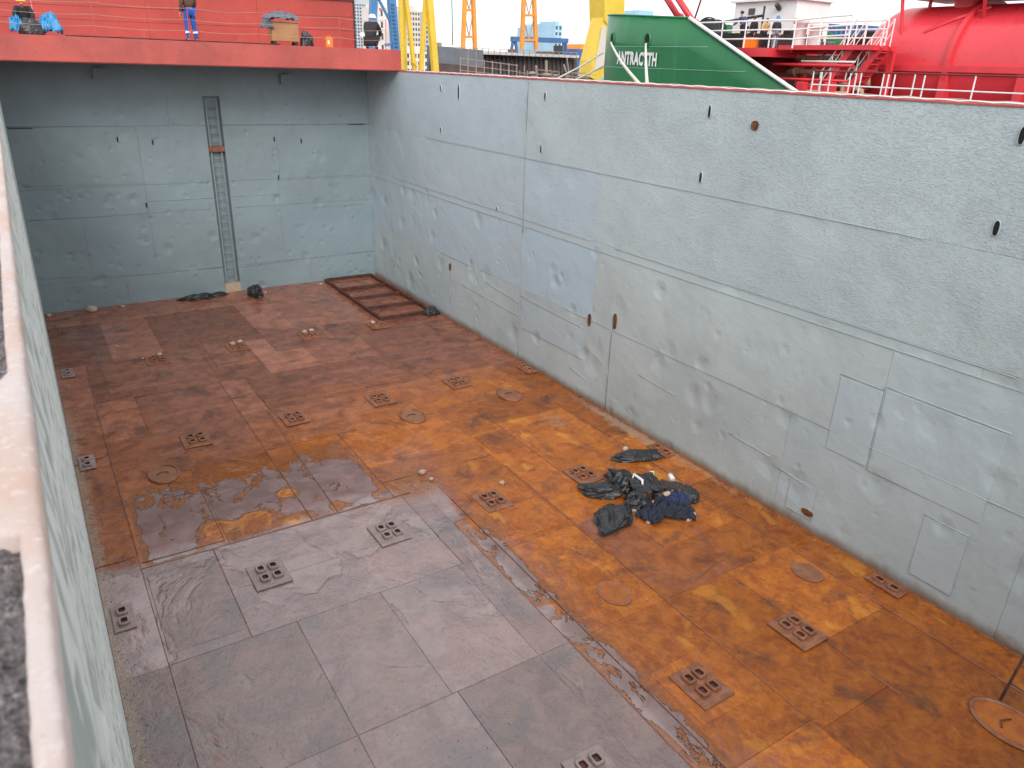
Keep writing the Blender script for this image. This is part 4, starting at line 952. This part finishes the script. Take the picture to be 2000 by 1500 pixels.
# ------------------------------------------------------------------ the green and red tanker moored beyond the side wall
ship = thing('tanker_ship', (33, 20, -1.5), 'green hulled tanker with red decks and its name in white letters on the bow', 'ship')
XC, HBW, YB, LB = 33.0, 5.0, 32.9, 5.0
def hull_x(y, z):
    """near side of the hull; the bow is a blunt ellipse, drawn in towards the waterline"""
    k_ = 1-.05*max(0, (9-z))/3
    if y <= YB: return XC-HBW*(1-.012*max(0, 9-z))
    q = max(0, 1-((y-YB)/(LB*k_))**2); return XC-HBW*math.sqrt(q)*(1-.012*max(0, 9-z))
def sheer(y):
    if y >= 28.55: return 11.25+.055*(y-28.55)
    if y >= 21.5: return 8.12+(11.25-8.12)*((y-21.5)/(28.55-21.5))
    return 8.12
yl = sorted(list(np.linspace(-8, 21, 12))+[21.5]+list(np.linspace(22.3, 28, 8))+[28.55]+list(np.linspace(29.3, 32.9, 6))+[YB+LB*math.sin(a_) for a_ in np.linspace(.08, math.pi/2-.002, 22)])
near, far = [], []
for y in yl:
    top = sheer(y); zz = [-1.6+(top+1.6)*s for s in (0, .3, .55, .7, .8, .9, 1)]
    near.append([(hull_x(y, z_), y, z_) for z_ in zz]); far.append([(2*XC-hull_x(y, z_), y, z_) for z_ in zz])
b = MB(); b.sheet(near); b.sheet(far, flip=True)
hull = b.build('hull', M['green'], ship, True)
sf = hull.modifiers.new('thickness', 'SOLIDIFY'); sf.thickness = .06
# white bulwark rail along the sheer, red inside
rp = [(hull_x(y, sheer(y))-.03, y, sheer(y)+.02) for y in yl if 21.4 <= y <= 28.6]
MB().tube(rp, .085, 8).build('bulwark_rail', M['white'], ship, True)
rp = [(hull_x(y, sheer(y))+.02, y, sheer(y)+.02) for y in yl if y >= 28.5]
MB().tube(rp, .045, 8).build('bulwark_cap', M['green'], ship, True)
rp = [(hull_x(y, sheer(y))-.02, y, sheer(y)) for y in yl if y <= 21.6]
MB().tube(rp, .06, 6).build('deck_edge', M['red_ship'], ship, True)
for zz in (10.05, 9.05):
    MB().tube([(hull_x(y, zz)-.002, y, zz-.004*(33-y)) for y in yl if y > 22+ (zz-8.1)*2.3 and y < 37.6], .012, 5).build('plate_seam', M['pale_green'], ship, True)
for (x0, x1, y0, y1, z0, z1, nm, mt) in [(28.35, 37.6, -8, 29, 7.95, 8.08, 'main_deck', 'dark_red'), (28.5, 37.5, 28.9, 33, 9.95, 10.05, 'forecastle_deck', 'dark_red'), (28.4, 37.6, 28.7, 28.85, 8.1, 10.0, 'forecastle_bulkhead', 'red_ship'),
        (28.75, 37.4, 24.3, 28.7, 9.66, 10.02, 'platform', 'red_ship'), (30.2, 36.5, 25.2, 28.6, 8.1, 9.64, 'deck_locker', 'dark_red')]:
    MB().box(x0, x1, y0, y1, z0, z1).build(nm, M[mt], ship)
def letters(txt, size, bold):
    cu = bpy.data.curves.new('lettering', 'FONT'); cu.body = txt; cu.size = size; cu.offset = bold; cu.extrude = 0; cu.space_character = 1.06; cu.resolution_u = 3
    o = bpy.data.objects.new('tmp', cu); COL.objects.link(o); dg = bpy.context.evaluated_depsgraph_get()
    me = bpy.data.meshes.new_from_object(o.evaluated_get(dg)); bpy.data.objects.remove(o); return me
me = letters('ANTRACYTH', .82, .036)
xs = [v.co.x for v in me.vertices]; x0, x1 = min(xs), max(xs)
ya, yb, za, zb = 33.62, 30.50, 9.24, 9.17
bmn = bmesh.new(); bmn.from_mesh(me); bmesh.ops.subdivide_edges(bmn, edges=[e_ for e_ in bmn.edges if e_.calc_length() > .2], cuts=2); bmn.to_mesh(me); bmn.free()
for v in me.vertices:
    s = (v.co.x-x0)/(x1-x0); y = ya+(yb-ya)*s; z_ = za+(zb-za)*s+v.co.y
    v.co = Vector((hull_x(y, z_)-.045, y, z_))-Vector((33, 20, -1.5))
nmo = bpy.data.objects.new('lettering', me); COL.objects.link(nmo); nmo.parent = ship; me.materials.append(M['white'])
def hawse(y, z_, nm='hawse_hole'):
    x = hull_x(y, z_); ty = Vector((0, 1, 0)); nx = Vector((hull_x(y+.05, z_)-hull_x(y-.05, z_), .1, 0)).normalized(); out = Vector((-nx.y, nx.x, 0))
    g_ = []; c = Vector((x, y, z_))
    for (s, d) in ((1.3, -.02), (1.2, .05), (1.0, .07), (.82, .03)):
        g_.append([c+nx*(math.cos(2*math.pi*i/18)*.20*s)+Vector((0, 0, 1))*(math.sin(2*math.pi*i/18)*.30*s)+out*d for i in range(19)])
    h_ = MB().sheet(g_).build(nm, M['green'], ship, True)
    MB().add([c+nx*(math.cos(2*math.pi*i/18)*.17)+Vector((0, 0, 1))*(math.sin(2*math.pi*i/18)*.25)+out*.034 for i in range(18)], [tuple(range(18))]).build('throat', M['hole'], h_)
    return c+out*.1
h1 = hawse(34.35, 10.42); h2 = hawse(31.35, 10.35)
e1 = P(1250, 166, 0, 14.2); e2 = P(1264, 168, 0, 14.2)
for (p, q, lb) in [(h1+Vector((0, 0, -.18)), e1, 'white mooring rope slanting across the ship name from the bow hole'), (h2+Vector((0, 0, -.2)), e2, 'white mooring rope hanging almost straight from the second hull hole')]:
    b = MB(); b.tube([p+Vector((.25, 0, .05))]+[p.lerp(q, s)-Vector((0, 0, .12*math.sin(math.pi*s))) for s in np.linspace(0, 1, 14)], .05, 7)
    tag(b.build('mooring_rope', M['white_rope'], None, True), lb, 'rope', 'mooring ropes of the green tanker')
MB().blob((31.6, 37.4, 8.1), (1.2, 1.6, .8), 10, 16).build('bow_bulge', M['pale_green'], ship, True)

def railing(path, h, nrail, nm, parent, r=.03, mat='white', topmat=None, post_every=1.5, posts=None):
    pts = [Vector(p) for p in path]; ro = MB()
    for i in range(nrail):
        z_ = h*(i+1)/nrail
        o = MB().tube([p+Vector((0, 0, z_)) for p in pts], r*(1.0 if i < nrail-1 else 1.15), 6).build(nm+'_rail', M[topmat if topmat and i == nrail-1 else mat], parent)
    acc = []
    for a_, c_ in zip(pts[:-1], pts[1:]):
        n_ = max(1, round((c_-a_).length/post_every)); acc += [a_.lerp(c_, j/n_) for j in range(n_)]
    acc.append(pts[-1])
    for p in acc: MB().tube([p, p+Vector((0, 0, h))], r, 6).build(nm+'_post', M[mat], parent)
mr = thing('deck_railing', (28.1, 15, 8.1), 'long white ship railing with a dark top rail in front of the red tank', 'railing')
railing([(28.12, 21.3, 8.12), (28.12, 4, 8.12)], 1.02, 2, 'guard', mr, .026, 'white', 'dark_red', 2.05)
for y in (20.9, 20.5, 19.6, 19.35, 18.2, 18.0, 17.75, 16.6): MB().tube([(28.12, y, 8.12), (28.12, y, 9.1)], .026, 6).build('guard_post', M['white'], mr)
ur = thing('upper_railing', (29, 26, 10), 'white curved railing round the raised red platform with people behind it', 'railing')
railing([(28.85, 29.9, 10.02), (28.8, 28.6, 10.02), (28.8, 24.4, 10.02), (28.9, 23.2, 10.0), (29.25, 22.2, 10.1), (29.25, 20.8, 10.14)], 1.08, 3, 'guard', ur, .032, 'white', None, 1.25)
fr2 = thing('far_railing', (31, 18, 10.3), 'white railing on the far walkway left of the red tank', 'railing')
railing([(30.8, 24.0, 10.15), (30.8, 20.2, 10.15)], .95, 3, 'guard', fr2, .03, 'white', None, 1.0)
# red tank
TX, TZ, TR, TY0 = 33.65, 9.45, 2.3, 22.35
tk = thing('gas_tank', (TX, 15, 8), 'huge shiny red horizontal tank with stiffener rings on the ship', 'tank')
prof = [(.001, TY0)]+[(TR*math.sin(a_), TY0-1.5*(1-math.cos(a_))) for a_ in np.linspace(.08, math.pi/2, 14)]+[(TR, y) for y in np.linspace(TY0-2, -4, 8)]
MB().lathe(prof, (TX, 0, TZ), 'Y', 56).build('shell', M['red_tank'], tk, True)
for y in (17.7, 12.0):
    MB().lathe([(TR-.01, y-.10), (TR+.16, y-.10), (TR+.16, y+.10), (TR-.01, y+.10)], (TX, 0, TZ), 'Y', 56).build('stiffener_ring', M['red_ship'], tk)
MB().box(TX-TR-.16, TX-TR+.3, -4, TY0-1.0, TZ-.20, TZ+.02).build('side_girder', M['red_ship'], tk)
for y in (17.7, 14.85, 12.0): MB().box(TX-TR-.1, TX-TR+.5, y-.16, y+.16, 8.08, TZ-.2).build('saddle', M['red_ship'], tk)
pf = thing('tank_platform', (TX, 15, 12), 'red platform on legs above the top of the red tank', 'platform')
MB().box(TX-1.9, TX+1.6, 8, 20.6, TZ+TR+.22, TZ+TR+.38).build('platform_deck', M['red_ship'], pf)
MB().lathe([(.55, TZ+1.7), (.55, TZ+TR+.22)], (TX-.2, 18.6, 0), n=28).build('tank_dome', M['red_tank'], pf, True)
for (x, y, x2, y2, z2) in [(TX-1.8, 20.5, TX-1.95, 20.1, TZ+1.0), (TX-1.8, 17.2, TX-1.5, 17.2, TZ+1.7), (TX-.6, 20.0, TX-.6, 20.0, TZ+2.0), (TX-1.8, 12.0, TX-1.5, 12, TZ+1.7)]: MB().bar((x, y, TZ+TR+.22), (x2, y2, z2), .10, .10).build('leg', M['red_ship'], pf)
MB().tube([(TX-1.95, 19.2, TZ+1.25), (TX-1.6, 18.2, TZ+1.72), (TX-1.0, 17.3, TZ+2.12)], .07, 6).build('brace', M['red_ship'], pf)
for i, (y, c_) in enumerate([(14.6, 'sky_blue'), (13.9, 'white'), (13.2, 'dark_steel'), (12.6, 'white')]):
    MB().lathe([(.001, 0), (.16, 0), (.16, .34), (.07, .36), (.07, .5), (.001, .5)], (TX-.6, y, TZ+TR-.12), n=12).build('valve', M[c_], pf)
# stairs
def stair(x, a_, c_, w_, label):
    A_, C_ = Vector(a_), Vector(c_); t = thing('ship_stair', A_, label, 'stair', 'red stairs with white rails on the tanker')
    for s in (0, w_): MB().bar(A_+Vector((s, 0, 0)), C_+Vector((s, 0, 0)), .09, .26).build('stringer', M['red_ship'], t)
    for s in (0, w_):
        MB().tube([A_+Vector((s, 0, 1)), C_+Vector((s, 0, 1))], .03, 6).build('hand_rail', M['white'], t); MB().tube([A_+Vector((s, 0, .55)), C_+Vector((s, 0, .55))], .022, 6).build('mid_rail', M['white'], t)
        for j in range(4): q = A_.lerp(C_, j/3)+Vector((s, 0, 0)); MB().tube([q, q+Vector((0, 0, 1))], .025, 6).build('baluster', M['white'], t)
    for j in range(1, 9): q = A_.lerp(C_, j/9); MB().box(q.x, q.x+w_, q.y-.12, q.y+.12, q.z-.02, q.z+.02).build('tread', M['red_ship'], t)
    return t
stair(30, (29.5, 22.0, 8.1), (29.5, 20.7, 10.12), .6, 'left red stair with white rails rising towards the tank')
stair(30, (29.8, 21.0, 8.1), (29.8, 19.7, 10.12), .6, 'right red stair, closer to the end of the red tank')
MB().box(29.2, 30.9, 19.7, 24.2, 9.96, 10.14).build('walkway', M['red_ship'], ship)
for (y0, z0, z1) in [(23.9, 8.1, 10.0), (21.9, 8.1, 10.0), (19.6, 8.1, 10.0)]: MB().box(30.6, 30.8, y0, y0+.2, z0, 9.95).build('walkway_leg', M['red_ship'], ship)
GP = 'pipes along the tanker deck'
for (x, z_, y0, y1, r, mt, lb) in [(30.6, 9.68, 24.2, 20.6, .085, 'beige_pipe', 'upper beige pipe running under the red walkway'), (30.4, 9.1, 24.4, 20.7, .12, 'beige_pipe', 'thick beige pipe at mid height behind the white railing'), (30.0, 8.55, 23.6, 20.6, .11, 'beige_pipe', 'low beige pipe behind the white railing'),
        (30.2, 9.9, 25.5, 20.8, .07, 'red_ship', 'thin red pipe beside the upper beige one'), (31.5, 9.35, 26.5, 22.2, .2, 'red_ship', 'fat red pipe ending in a bend under the platform')]:
    t = thing('deck_pipe', (x, y0, z_), lb, 'pipe', GP); MB().tube([(x, y0, z_), (x, y1, z_), (x+.15, y1-.2, z_-.1), (x+.2, y1-.25, z_-.5)], r, 10).build('tube', M[mt], t, True)
    for yy in np.linspace(y0-.4, y1+.4, 4): MB().tube([(x, yy-.04, z_), (x, yy+.04, z_)], r*1.5, 12).build('flange', M[mt], t)
for y in (23.4, 22.2, 20.8): MB().box(30.3, 30.5, y-.08, y+.08, 8.1, 9.0).build('pipe_support', M['red_ship'], ship)
fg = random.Random(5)
for i in range(26):
    y = fg.uniform(20.4, 25.8); x = fg.uniform(29.2, 31.0); hh = fg.uniform(.25, .95); mt = fg.choice(['red_ship', 'red_ship', 'dark_red', 'beige_pipe', 'red_ship', 'grey_dock'])
    if fg.random() < .5: MB().lathe([(.09, 0), (.09, hh*.8), (.17, hh*.8), (.17, hh*.9), (.06, hh*.9), (.06, hh)], (x, y, 8.08), n=12).build('valve_post', M[mt], ship)
    else: MB().chbox(x-.15, x+.15, y-.2, y+.2, 8.08, 8.08+hh*.7, .03).build('deck_fitting', M[mt], ship)
for (y0, y1, z_, r, mt) in [(25.5, 20.6, 8.8, .05, 'red_ship'), (24.5, 20.5, 9.38, .06, 'red_ship'), (25, 20.5, 8.32, .08, 'beige_pipe'), (23, 20.4, 9.52, .04, 'white')]:
    MB().tube([(29.4, y0, z_), (29.4, y1, z_)], r, 8).build('line_pipe', M[mt], ship, True)
for i in range(12):
    y = fg.uniform(20, 28.4); x = fg.uniform(31.2, 35); z0 = 10.03 if y > 24.3 else 9.0
    MB().chbox(x-.25, x+.25, y-fg.uniform(.15, .4), y+.25, z0, 10.1+fg.uniform(.2, .9), .04).build('deck_machine', M[fg.choice(['dark_steel', 'dark_red', 'black', 'grey_dock', 'red_ship'])], ship)
# deck gear
wn = thing('mooring_winch', (32, 31, 10), 'big black mooring winch with a round drum behind the green bow', 'winch')
wc = Vector((31.2, 30.2, 10.62))
MB().lathe([(.30, -.35), (.82, -.35), (.82, -.28), (.42, -.28), (.42, .28), (.82, .28), (.82, .35), (.30, .35)], wc, 'X', 28).build('drum', M['black'], wn, True)
MB().lathe([(.84, -.36), (.90, -.36), (.90, -.26), (.84, -.26)], wc, 'X', 28).build('drum_flange', M['dark_steel'], wn)
MB().box(30.9, 32.6, 27.4, 29.4, 10.05, 10.75).build('gearbox', M['black'], wn); MB().tube([(31.2, 29.9, 11.25), (31.2, 27.0, 11.5)], .06, 6).build('hose_arm', M['black'], wn)
MB().tube([(31.2, 27.0, 10.05), (31.2, 27.0, 11.9)], .05, 6).build('column', M['dark_steel'], wn)
MB().box(31.6, 33.2, 25.0, 26.4, 10.05, 10.7).build('hydraulic_box', M['dark_steel'], wn)
wh = thing('white_deckhouse', (35, 29, 10), 'white deckhouse with small lamps at the bow of the tanker', 'cabin')
MB().box(34.2, 36.8, 27.6, 31.6, 10.06, 12.4).build('wall', M['white'], wh); MB().box(34.0, 37.0, 27.4, 31.8, 12.4, 12.5).build('roof', M['white'], wh)
MB().tube([(34.15, 28.6, 12.0), (33.9, 28.6, 12.2)], .12, 10).build('lamp', M['dark_steel'], wh); MB().box(34.15, 34.199, 30.2, 30.6, 11.8, 12.1).build('window', M['glass'], wh)
GM = 'red booms leaning over the tanker bow'
for i, (u0, v0, u1, v1, x, lb) in enumerate([(1327, 36, 1285, -30, 31, 'left red boom leaning over the green bow'), (1357, 48, 1307, -30, 30.6, 'right red boom leaning over the green bow')]):
    t = thing('red_boom', P(u0, v0, 0, x), lb, 'boom', GM); MB().tube([P(u0, v0, 0, x), P(u1, v1, 0, x)], .16, 12).build('arm', M['red_ship'], t, True)
    MB().lathe([(.05, -.1), (.26, -.1), (.26, .1), (.05, .1)], P(u0, v0, 0, x), 'X', 14).build('foot', M['red_ship'], t)
tag(MB().tube([P(1355, 42, 0, 32), P(1369, 0, 0, 32), P(1372, -20, 0, 32)], .05, 6).build('stay_pole', M['dark_red'], None), 'thin dark red stay right of the red booms', 'pole')
lm = thing('lattice_mast', P(1545, 62, 0, 36), 'thin pale lattice mast rising behind the crew', 'mast')
q = [P(1537, 62, 0, 36), P(1541, -20, 0, 36), P(1553, 62, 0, 36), P(1562, -20, 0, 36)]
for a_, c_ in ((q[0], q[1]), (q[2], q[3])): MB().bar(a_, c_, .09).build('chord', M['scaffold'], lm)
for j in range(6): MB().bar(q[0].lerp(q[1], j/6), q[2].lerp(q[3], (j+ (1 if j % 2 else 0))/6), .05).build('lacing', M['scaffold'], lm)
GF = 'crew on the tanker platform'
for (u, v, pose, top, legs, hat, lb) in [(1457, 22, 'lean', 'blue_cloth', 'navy_cloth', 'hair', 'bare headed man in blue grey jacket leaning on the ship railing'), (1476, 32, 'stand', 'black_cloth', 'navy_cloth', 'hair', 'person in black next to the man in blue grey jacket'),
        (1497, 36, 'lean', 'tan_cloth', 'black_cloth', 'hair', 'person in tan jacket bending over machinery on the ship'), (1520, 33, 'stand', 'navy_cloth', 'grey_cloth', 'hardhat_blue', 'person in navy jacket and bright blue helmet on the ship')]:
    p = P(u, v, 0, 31); sc_ = (p.z-10.05)/(1.80 if pose == 'stand' else 1.72)
    person((31, p.y, 10.05), math.radians(90 if u < 1490 else 150), pose, top, legs, hat, lb, GF, sc_)
tag(MB().box(30.6, 31.2, 27.0, 27.5, 10.06, 10.55).build('orange_bag', M['orange_plastic']), 'orange bag beside the crew on the ship', 'bag')
for i, (u0, u1, v0, v1, lb) in enumerate([(1538, 1602, 47, 84, 'blue container left of the curved white railing posts'), (1625, 1676, 50, 92, 'blue container nearest the red stairs')]):
    a_, c_ = P(u0, v0, 0, 44), P(u1, v1, 0, 44); t = thing('blue_container', (44, a_.y, c_.z), lb, 'container', 'blue containers behind the tanker')
    MB().box(44, 46.4, c_.y, a_.y, c_.z-2.2, a_.z).build('box', M['navy'], t)
    n_ = int((a_.y-c_.y)/.35)
    for j in range(n_): y = c_.y+.2+j*.35; MB().box(43.95, 43.999, y, y+.15, c_.z-2.1, a_.z-.1).build('rib', M['blue'], t)
for (u, v, hh, lb) in [(1560, 80, 1.3, 'white ventilator post on the raised walkway'), (1590, 84, 1.0, 'second white ventilator post right of the first')]:
    p = P(u, v, 0, 31.6); t = thing('ventilator', p, lb, 'vent', 'white ventilators'); MB().lathe([(.28, 0), (.28, hh*.7), (.36, hh*.72), (.36, hh), (.001, hh+.06)], (p.x, p.y, 10.2), n=16).build('pipe', M['white'], t, True)

# ------------------------------------------------------------------ the shipyard and town beyond the bulkhead
def leg_pair(): pass
def stick(t, nm, u0, v0, u1, v1, Y, wd, mat, Y1=None):
    return MB().bar(P(u0, v0, 1, Y), P(u1, v1, 1, Y1 or Y), wd, wd, up=(0, 1, 0)).build(nm, M[mat], t)
bc = thing('blue_crane', P(750, 125, 1, 60), 'blue steel crane legs with a ladder behind the deck end', 'crane')
stick(bc, 'leg', 724, 130, 731, -30, 60, .50, 'blue'); stick(bc, 'leg', 775, 130, 762, -30, 60, .55, 'blue'); stick(bc, 'brace', 738, -5, 766, 50, 60, .16, 'blue'); stick(bc, 'brace', 752, 88, 772, 86, 60, .2, 'blue')
for j in range(14): p = P(764+j*.7, 8+j*7.5, 1, 59.6); MB().bar(p, p+Vector((.24, 0, 0)), .08).build('rung', M['navy'], bc)
yc = thing('yellow_crane', P(815, 140, 1, 70), 'yellow tubular crane legs between the deck end and the grey dock', 'crane')
for (u0, u1, wd, Y) in [(786, 781, .30, 70), (793, 787, .24, 71), (810, 790, .34, 70.5), (822, 833, .36, 70), (850, 836, .56, 69.5)]: stick(yc, 'leg', u0+ (u0-u1)*.15, 165, u1, -30, Y, wd, 'yellow')
stick(yc, 'brace', 786, 104, 826, 140, 70.2, .08, 'yellow')
gy = thing('big_yellow_crane', P(1190, 160, 1, 80), 'massive yellow crane leg with a slanted foot behind the green bow', 'crane')
def prism(t, nm, uv, Y, dp, mat):
    a_ = [P(u, v, 1, Y) for u, v in uv]; n_ = len(a_); vs = a_+[p+Vector((0, dp, 0)) for p in a_]
    return MB().add(vs, [tuple(range(n_))[::-1], tuple(range(n_, 2*n_))]+[(i, (i+1) % n_, n_+(i+1) % n_, n_+i) for i in range(n_)]).build(nm, M[mat], t)
prism(gy, 'column', [(1180, -40), (1221, -40), (1219, 60), (1195, 60), (1181, 40)], 80, 3, 'yellow'); prism(gy, 'foot', [(1180, 30), (1196, 30), (1196, 175), (1152, 150), (1156, 118)], 80.2, 2.4, 'yellow')
prism(gy, 'web_recess', [(1176, 52), (1183, 50), (1183, 130), (1160, 138)], 80.08, .08, 'beige_bldg')
for (ua, ub, va, vb, lb) in [(900, 932, 97, -30, 'left orange lattice crane leg standing on the dock'), (1015, 1051, 97, -30, 'right orange lattice crane leg in front of the blue gantry')]:
    t = thing('orange_crane', P((ua+ub)/2, va, 1, 110), lb, 'crane', 'orange lattice crane legs'); w0 = ub-ua; uc = (ua+ub)/2
    for s in (-1, 1): stick(t, 'leg', uc+s*(w0/2-4), va, uc+s*(w0/2-9), vb, 110, .55, 'orange')
    for vv in ((20, 72) if ua < 950 else (30, 78)): stick(t, 'cross_beam', uc-w0/2+7, vv, uc+w0/2-7, vv, 110, .35, 'orange')
    for (v0, v1) in ((72, 20), (20, -30)) if ua < 950 else ((78, 30), (30, -25)):
        stick(t, 'diagonal', uc-w0/2+8, v1+8, uc, v0, 110.1, .13, 'beige_pipe'); stick(t, 'diagonal', uc+w0/2-9, v1+8, uc, v0, 110.1, .13, 'beige_pipe')
tag(stick(None, 'hanging_cable', 884, 88, 882, -30, 100, .10, 'dark_steel'), 'thin dark hanging cable between yellow and orange cranes', 'cable')
bgn = thing('blue_gantry', P(1050, 100, 1, 150), 'low blue gantry crane far behind the orange crane leg', 'crane')
stick(bgn, 'beam', 999, 76, 1108, 80, 150, 1.0, 'navy')
for (u0, u1) in ((1002, 998), (1006, 1010), (1102, 1098), (1104, 1106)): stick(bgn, 'leg', u0, 78, u1, 104, 150, .5, 'navy')
# floating dock
dk = thing('floating_dock', P(990, 130, 1, 78), 'dark floating dock with grey end wall and a pale walkway', 'dock')
prism(dk, 'end_wall', [(838, 89), (944, 98), (944, 190), (838, 190)], 75, .5, 'grey_dock'); prism(dk, 'side_wall', [(944.5, 106), (1127, 114), (1127, 190), (944.5, 190)], 77.5, 1, 'rust_dock')
prism(dk, 'upper_band', [(838, 122), (944.3, 130), (944.3, 190), (838, 190)], 74.92, .06, 'rust_dock')
prism(dk, 'walkway', [(944, 101), (1131, 108), (1131, 113), (944, 106)], 76.2, 1.5, 'white_bldg')
for j in range(22): u = 950+j*8.1; v = 108+(u-945)*.045; stick(dk, 'stiffener', u, v, u, 175, 77.35, .14, 'dark_steel')
for j in range(5): u = 958+j*10; prism(dk, 'opening', [(u, 110.5), (u+5, 110.7), (u+5, 115), (u, 115)], 77.42, .06, 'hole')
dr = thing('dock_railing', P(1030, 100, 1, 76), 'thin railing along the top of the floating dock', 'railing')
for (vv) in (91, 96):
    MB().tube([P(u, vv+(u-858)*.045, 1, 75.8) for u in range(858, 1131, 10)], .03, 5).build('rail', M['scaffold'], dr)
for j in range(24): u = 862+j*11.5; v = 90.5+(u-858)*.045; stick(dr, 'post', u, v, u, v+11, 75.8, .05, 'scaffold')
GSX = 'clutter on the floating dock'
for i, (u, v, hw, hh, mt, lb) in enumerate([(1003, 100, 4, 9, 'rust_dock', 'small dark box standing at the left end of the pale dock walkway'), (1094, 98, 5, 18, 'dark_steel', 'dark winch box on the dock near the blue gantry leg'), (861, 88, 2, 10, 'scaffold', 'slim post on the grey dock wall'), (1068, 104, 14, 6, 'rust_dock', 'low brown box on the dock right of the orange crane')]):
    tag(prism(None, 'dock_box', [(u-hw, v-hh/2), (u+hw, v-hh/2), (u+hw, v+hh/2), (u-hw, v+hh/2)], 76.5, .8, mt), lb, 'box', GSX)
# scaffold rails on the pontoon in front of the dock
sc2 = thing('pontoon_scaffold', P(980, 140, 1, 52), 'rusty tube railing in three rows in front of the dock', 'railing')
for (v0, v1) in ((113, 128), (126, 140), (137, 150)): stick(sc2, 'rail', 899, v0, 1012, v1, 52, .05, 'scaffold')
for j, u in enumerate((899, 914, 930, 946, 962, 978, 994, 1009, 1024)): stick(sc2, 'post', u, 111+(u-899)*.13, u, 150+(u-899)*.06, 52, .06, 'scaffold')
for (u, v0, v1) in ((914, 96, 112), (930, 98, 112), (921, 100, 100)): stick(sc2, 'post', u, v0, u, v1+2, 52.4, .05, 'scaffold')
sc3 = thing('pontoon_pipework', P(1090, 150, 1, 50), 'tangle of rusty pipes and rails on the pontoon left of the green bow', 'pipework')
for (u0, v0, u1, v1) in [(1010, 150, 1165, 158), (1012, 142, 1150, 152), (1050, 136, 1165, 147), (1060, 156, 1160, 163), (1080, 140, 1150, 143)]: stick(sc3, 'rail', u0, v0, u1, v1, 50, .05, 'scaffold')
for u in (1015, 1030, 1048, 1062, 1078, 1092, 1105, 1118, 1133, 1146): stick(sc3, 'post', u, 138+(u-1010)*.06+3*math.sin(u), u, 155+(u-1010)*.06, 50, .05, 'scaffold')
for (u0, v0, u1, v1, wd) in [(1101, 126, 1109, 152, .10), (1107, 112, 1112, 150, .08), (1067, 118, 1067, 145, .14), (1047, 128, 1048, 148, .12)]: stick(sc3, 'upright', u0, v0, u1, v1, 50.3, wd, 'scaffold')
for (u, v, r) in [(1068, 148, .34), (1040, 145, .30), (1085, 150, .22)]: p = P(u, v, 1, 50); MB().lathe([(r*.4, -.5), (r*.4, 0), (r, .02), (r, .14), (.001, .2)], p, n=14).build('bollard', M['scaffold'], sc3)
pt = thing('pontoon', P(1020, 160, 1, 55), 'dark rusty pontoon deck below the dock railings', 'pontoon'); prism(pt, 'deck', [(880, 146), (1180, 158), (1180, 260), (880, 260)], 53, 14, 'rust_dock')
for (u0, v0, u1, v1, lb) in [(1080, 158, 1178, 103, 'upper slack rope running from the pontoon to the bow'), (1110, 161, 1180, 128, 'lower rope running from the pontoon to the bow')]:
    tag(MB().tube([P(u0, v0, 1, 40), P((u0+u1)/2, (v0+v1)/2+2, 1, 40), P(u1, v1, 1, 40)], .05, 6).build('bow_rope', M['white_rope'], None, True), lb, 'rope', 'ropes from the pontoon to the bow')
def building(uv0, uv1, Y, dp, mat, nu, nv, label, wmat='glass', gap=.45, top=None):
    """facade from its top left to its bottom right corner; windows are set in one by one"""
    a_, c_ = P(*uv0, 1, Y), P(*uv1, 1, Y); x0, x1, z1 = a_.x, c_.x, a_.z; z0 = 6.0
    t = thing('apartment_block' if nv > 4 else 'building', (x0, Y, z0), label, 'building'); MB().box(x0, x1, Y, Y+dp, z0, z1).build('wall', M[mat], t)
    MB().box(x0+.2*(x1-x0), x0+.75*(x1-x0), Y+1, Y+dp-1, z1, z1+1.4).build('roof_house', M[mat], t)
    MB().box(x0-.1, x1+.1, Y-.12, Y-.004, z1-.5, z1+.05).build('parapet', M[mat], t)
    cw, ch = (x1-x0)/nu, (z1-max(z0, c_.z-2))/nv; first = None
    for i in range(nu):
        for j in range(nv):
            cx, cz = x0+cw*(i+.5), z1-ch*(j+.55)
            if first is None: first = MB().box(cx-cw*(1-gap)/2, cx+cw*(1-gap)/2, Y-.06, Y-.005, cz-ch*.27, cz+ch*.27).build('window', M[wmat], t); f0 = (cx, cz)
            else: o = first.copy(); COL.objects.link(o); o.parent = t; o.location = (cx-f0[0], 0, cz-f0[1])
    return t
building((690, 5), (741, 95), 300, 16, 'grey_bldg', 9, 15, 'tall pale grey tower block right of the red wall')
building((737, 12), (770, 92), 262, 14, 'white_bldg', 2, 4, 'white building with a red sign between the blue crane legs', gap=.75)
tag(prism(None, 'wall_sign', [(741, 16), (745, 16), (745, 20), (741, 20)], 261.8, .1, 'red_ship'), 'tiny red sign on the white building', 'sign')
building((794, 20), (822, 140), 240, 14, 'beige_bldg', 5, 12, 'beige apartment block behind the yellow crane legs')
building((826, 30), (842, 140), 280, 14, 'grey_bldg', 3, 12, 'grey apartment block just right of the beige one')
building((786, 100), (836, 140), 200, 10, 'white_bldg', 7, 3, 'low white building at the foot of the yellow crane')
building((1056, 52), (1092, 95), 320, 20, 'sky_blue', 4, 3, 'pale blue industrial building behind the blue gantry', wmat='sky_blue')
building((1084, 48), (1096, 95), 300, 14, 'sky_blue', 2, 5, 'narrow pale blue tower beside the industrial building')
building((1130, 96), (1172, 108), 190, 10, 'orange', 6, 2, 'long orange shed roofed block left of the big yellow crane', gap=.6)
building((1120, 108), (1170, 140), 150, 10, 'navy', 5, 3, 'blue block below the orange shed')
building((1242, 28), (1290, 60), 200, 10, 'sky_blue', 4, 1, 'pale blue roof just showing above the green bow')
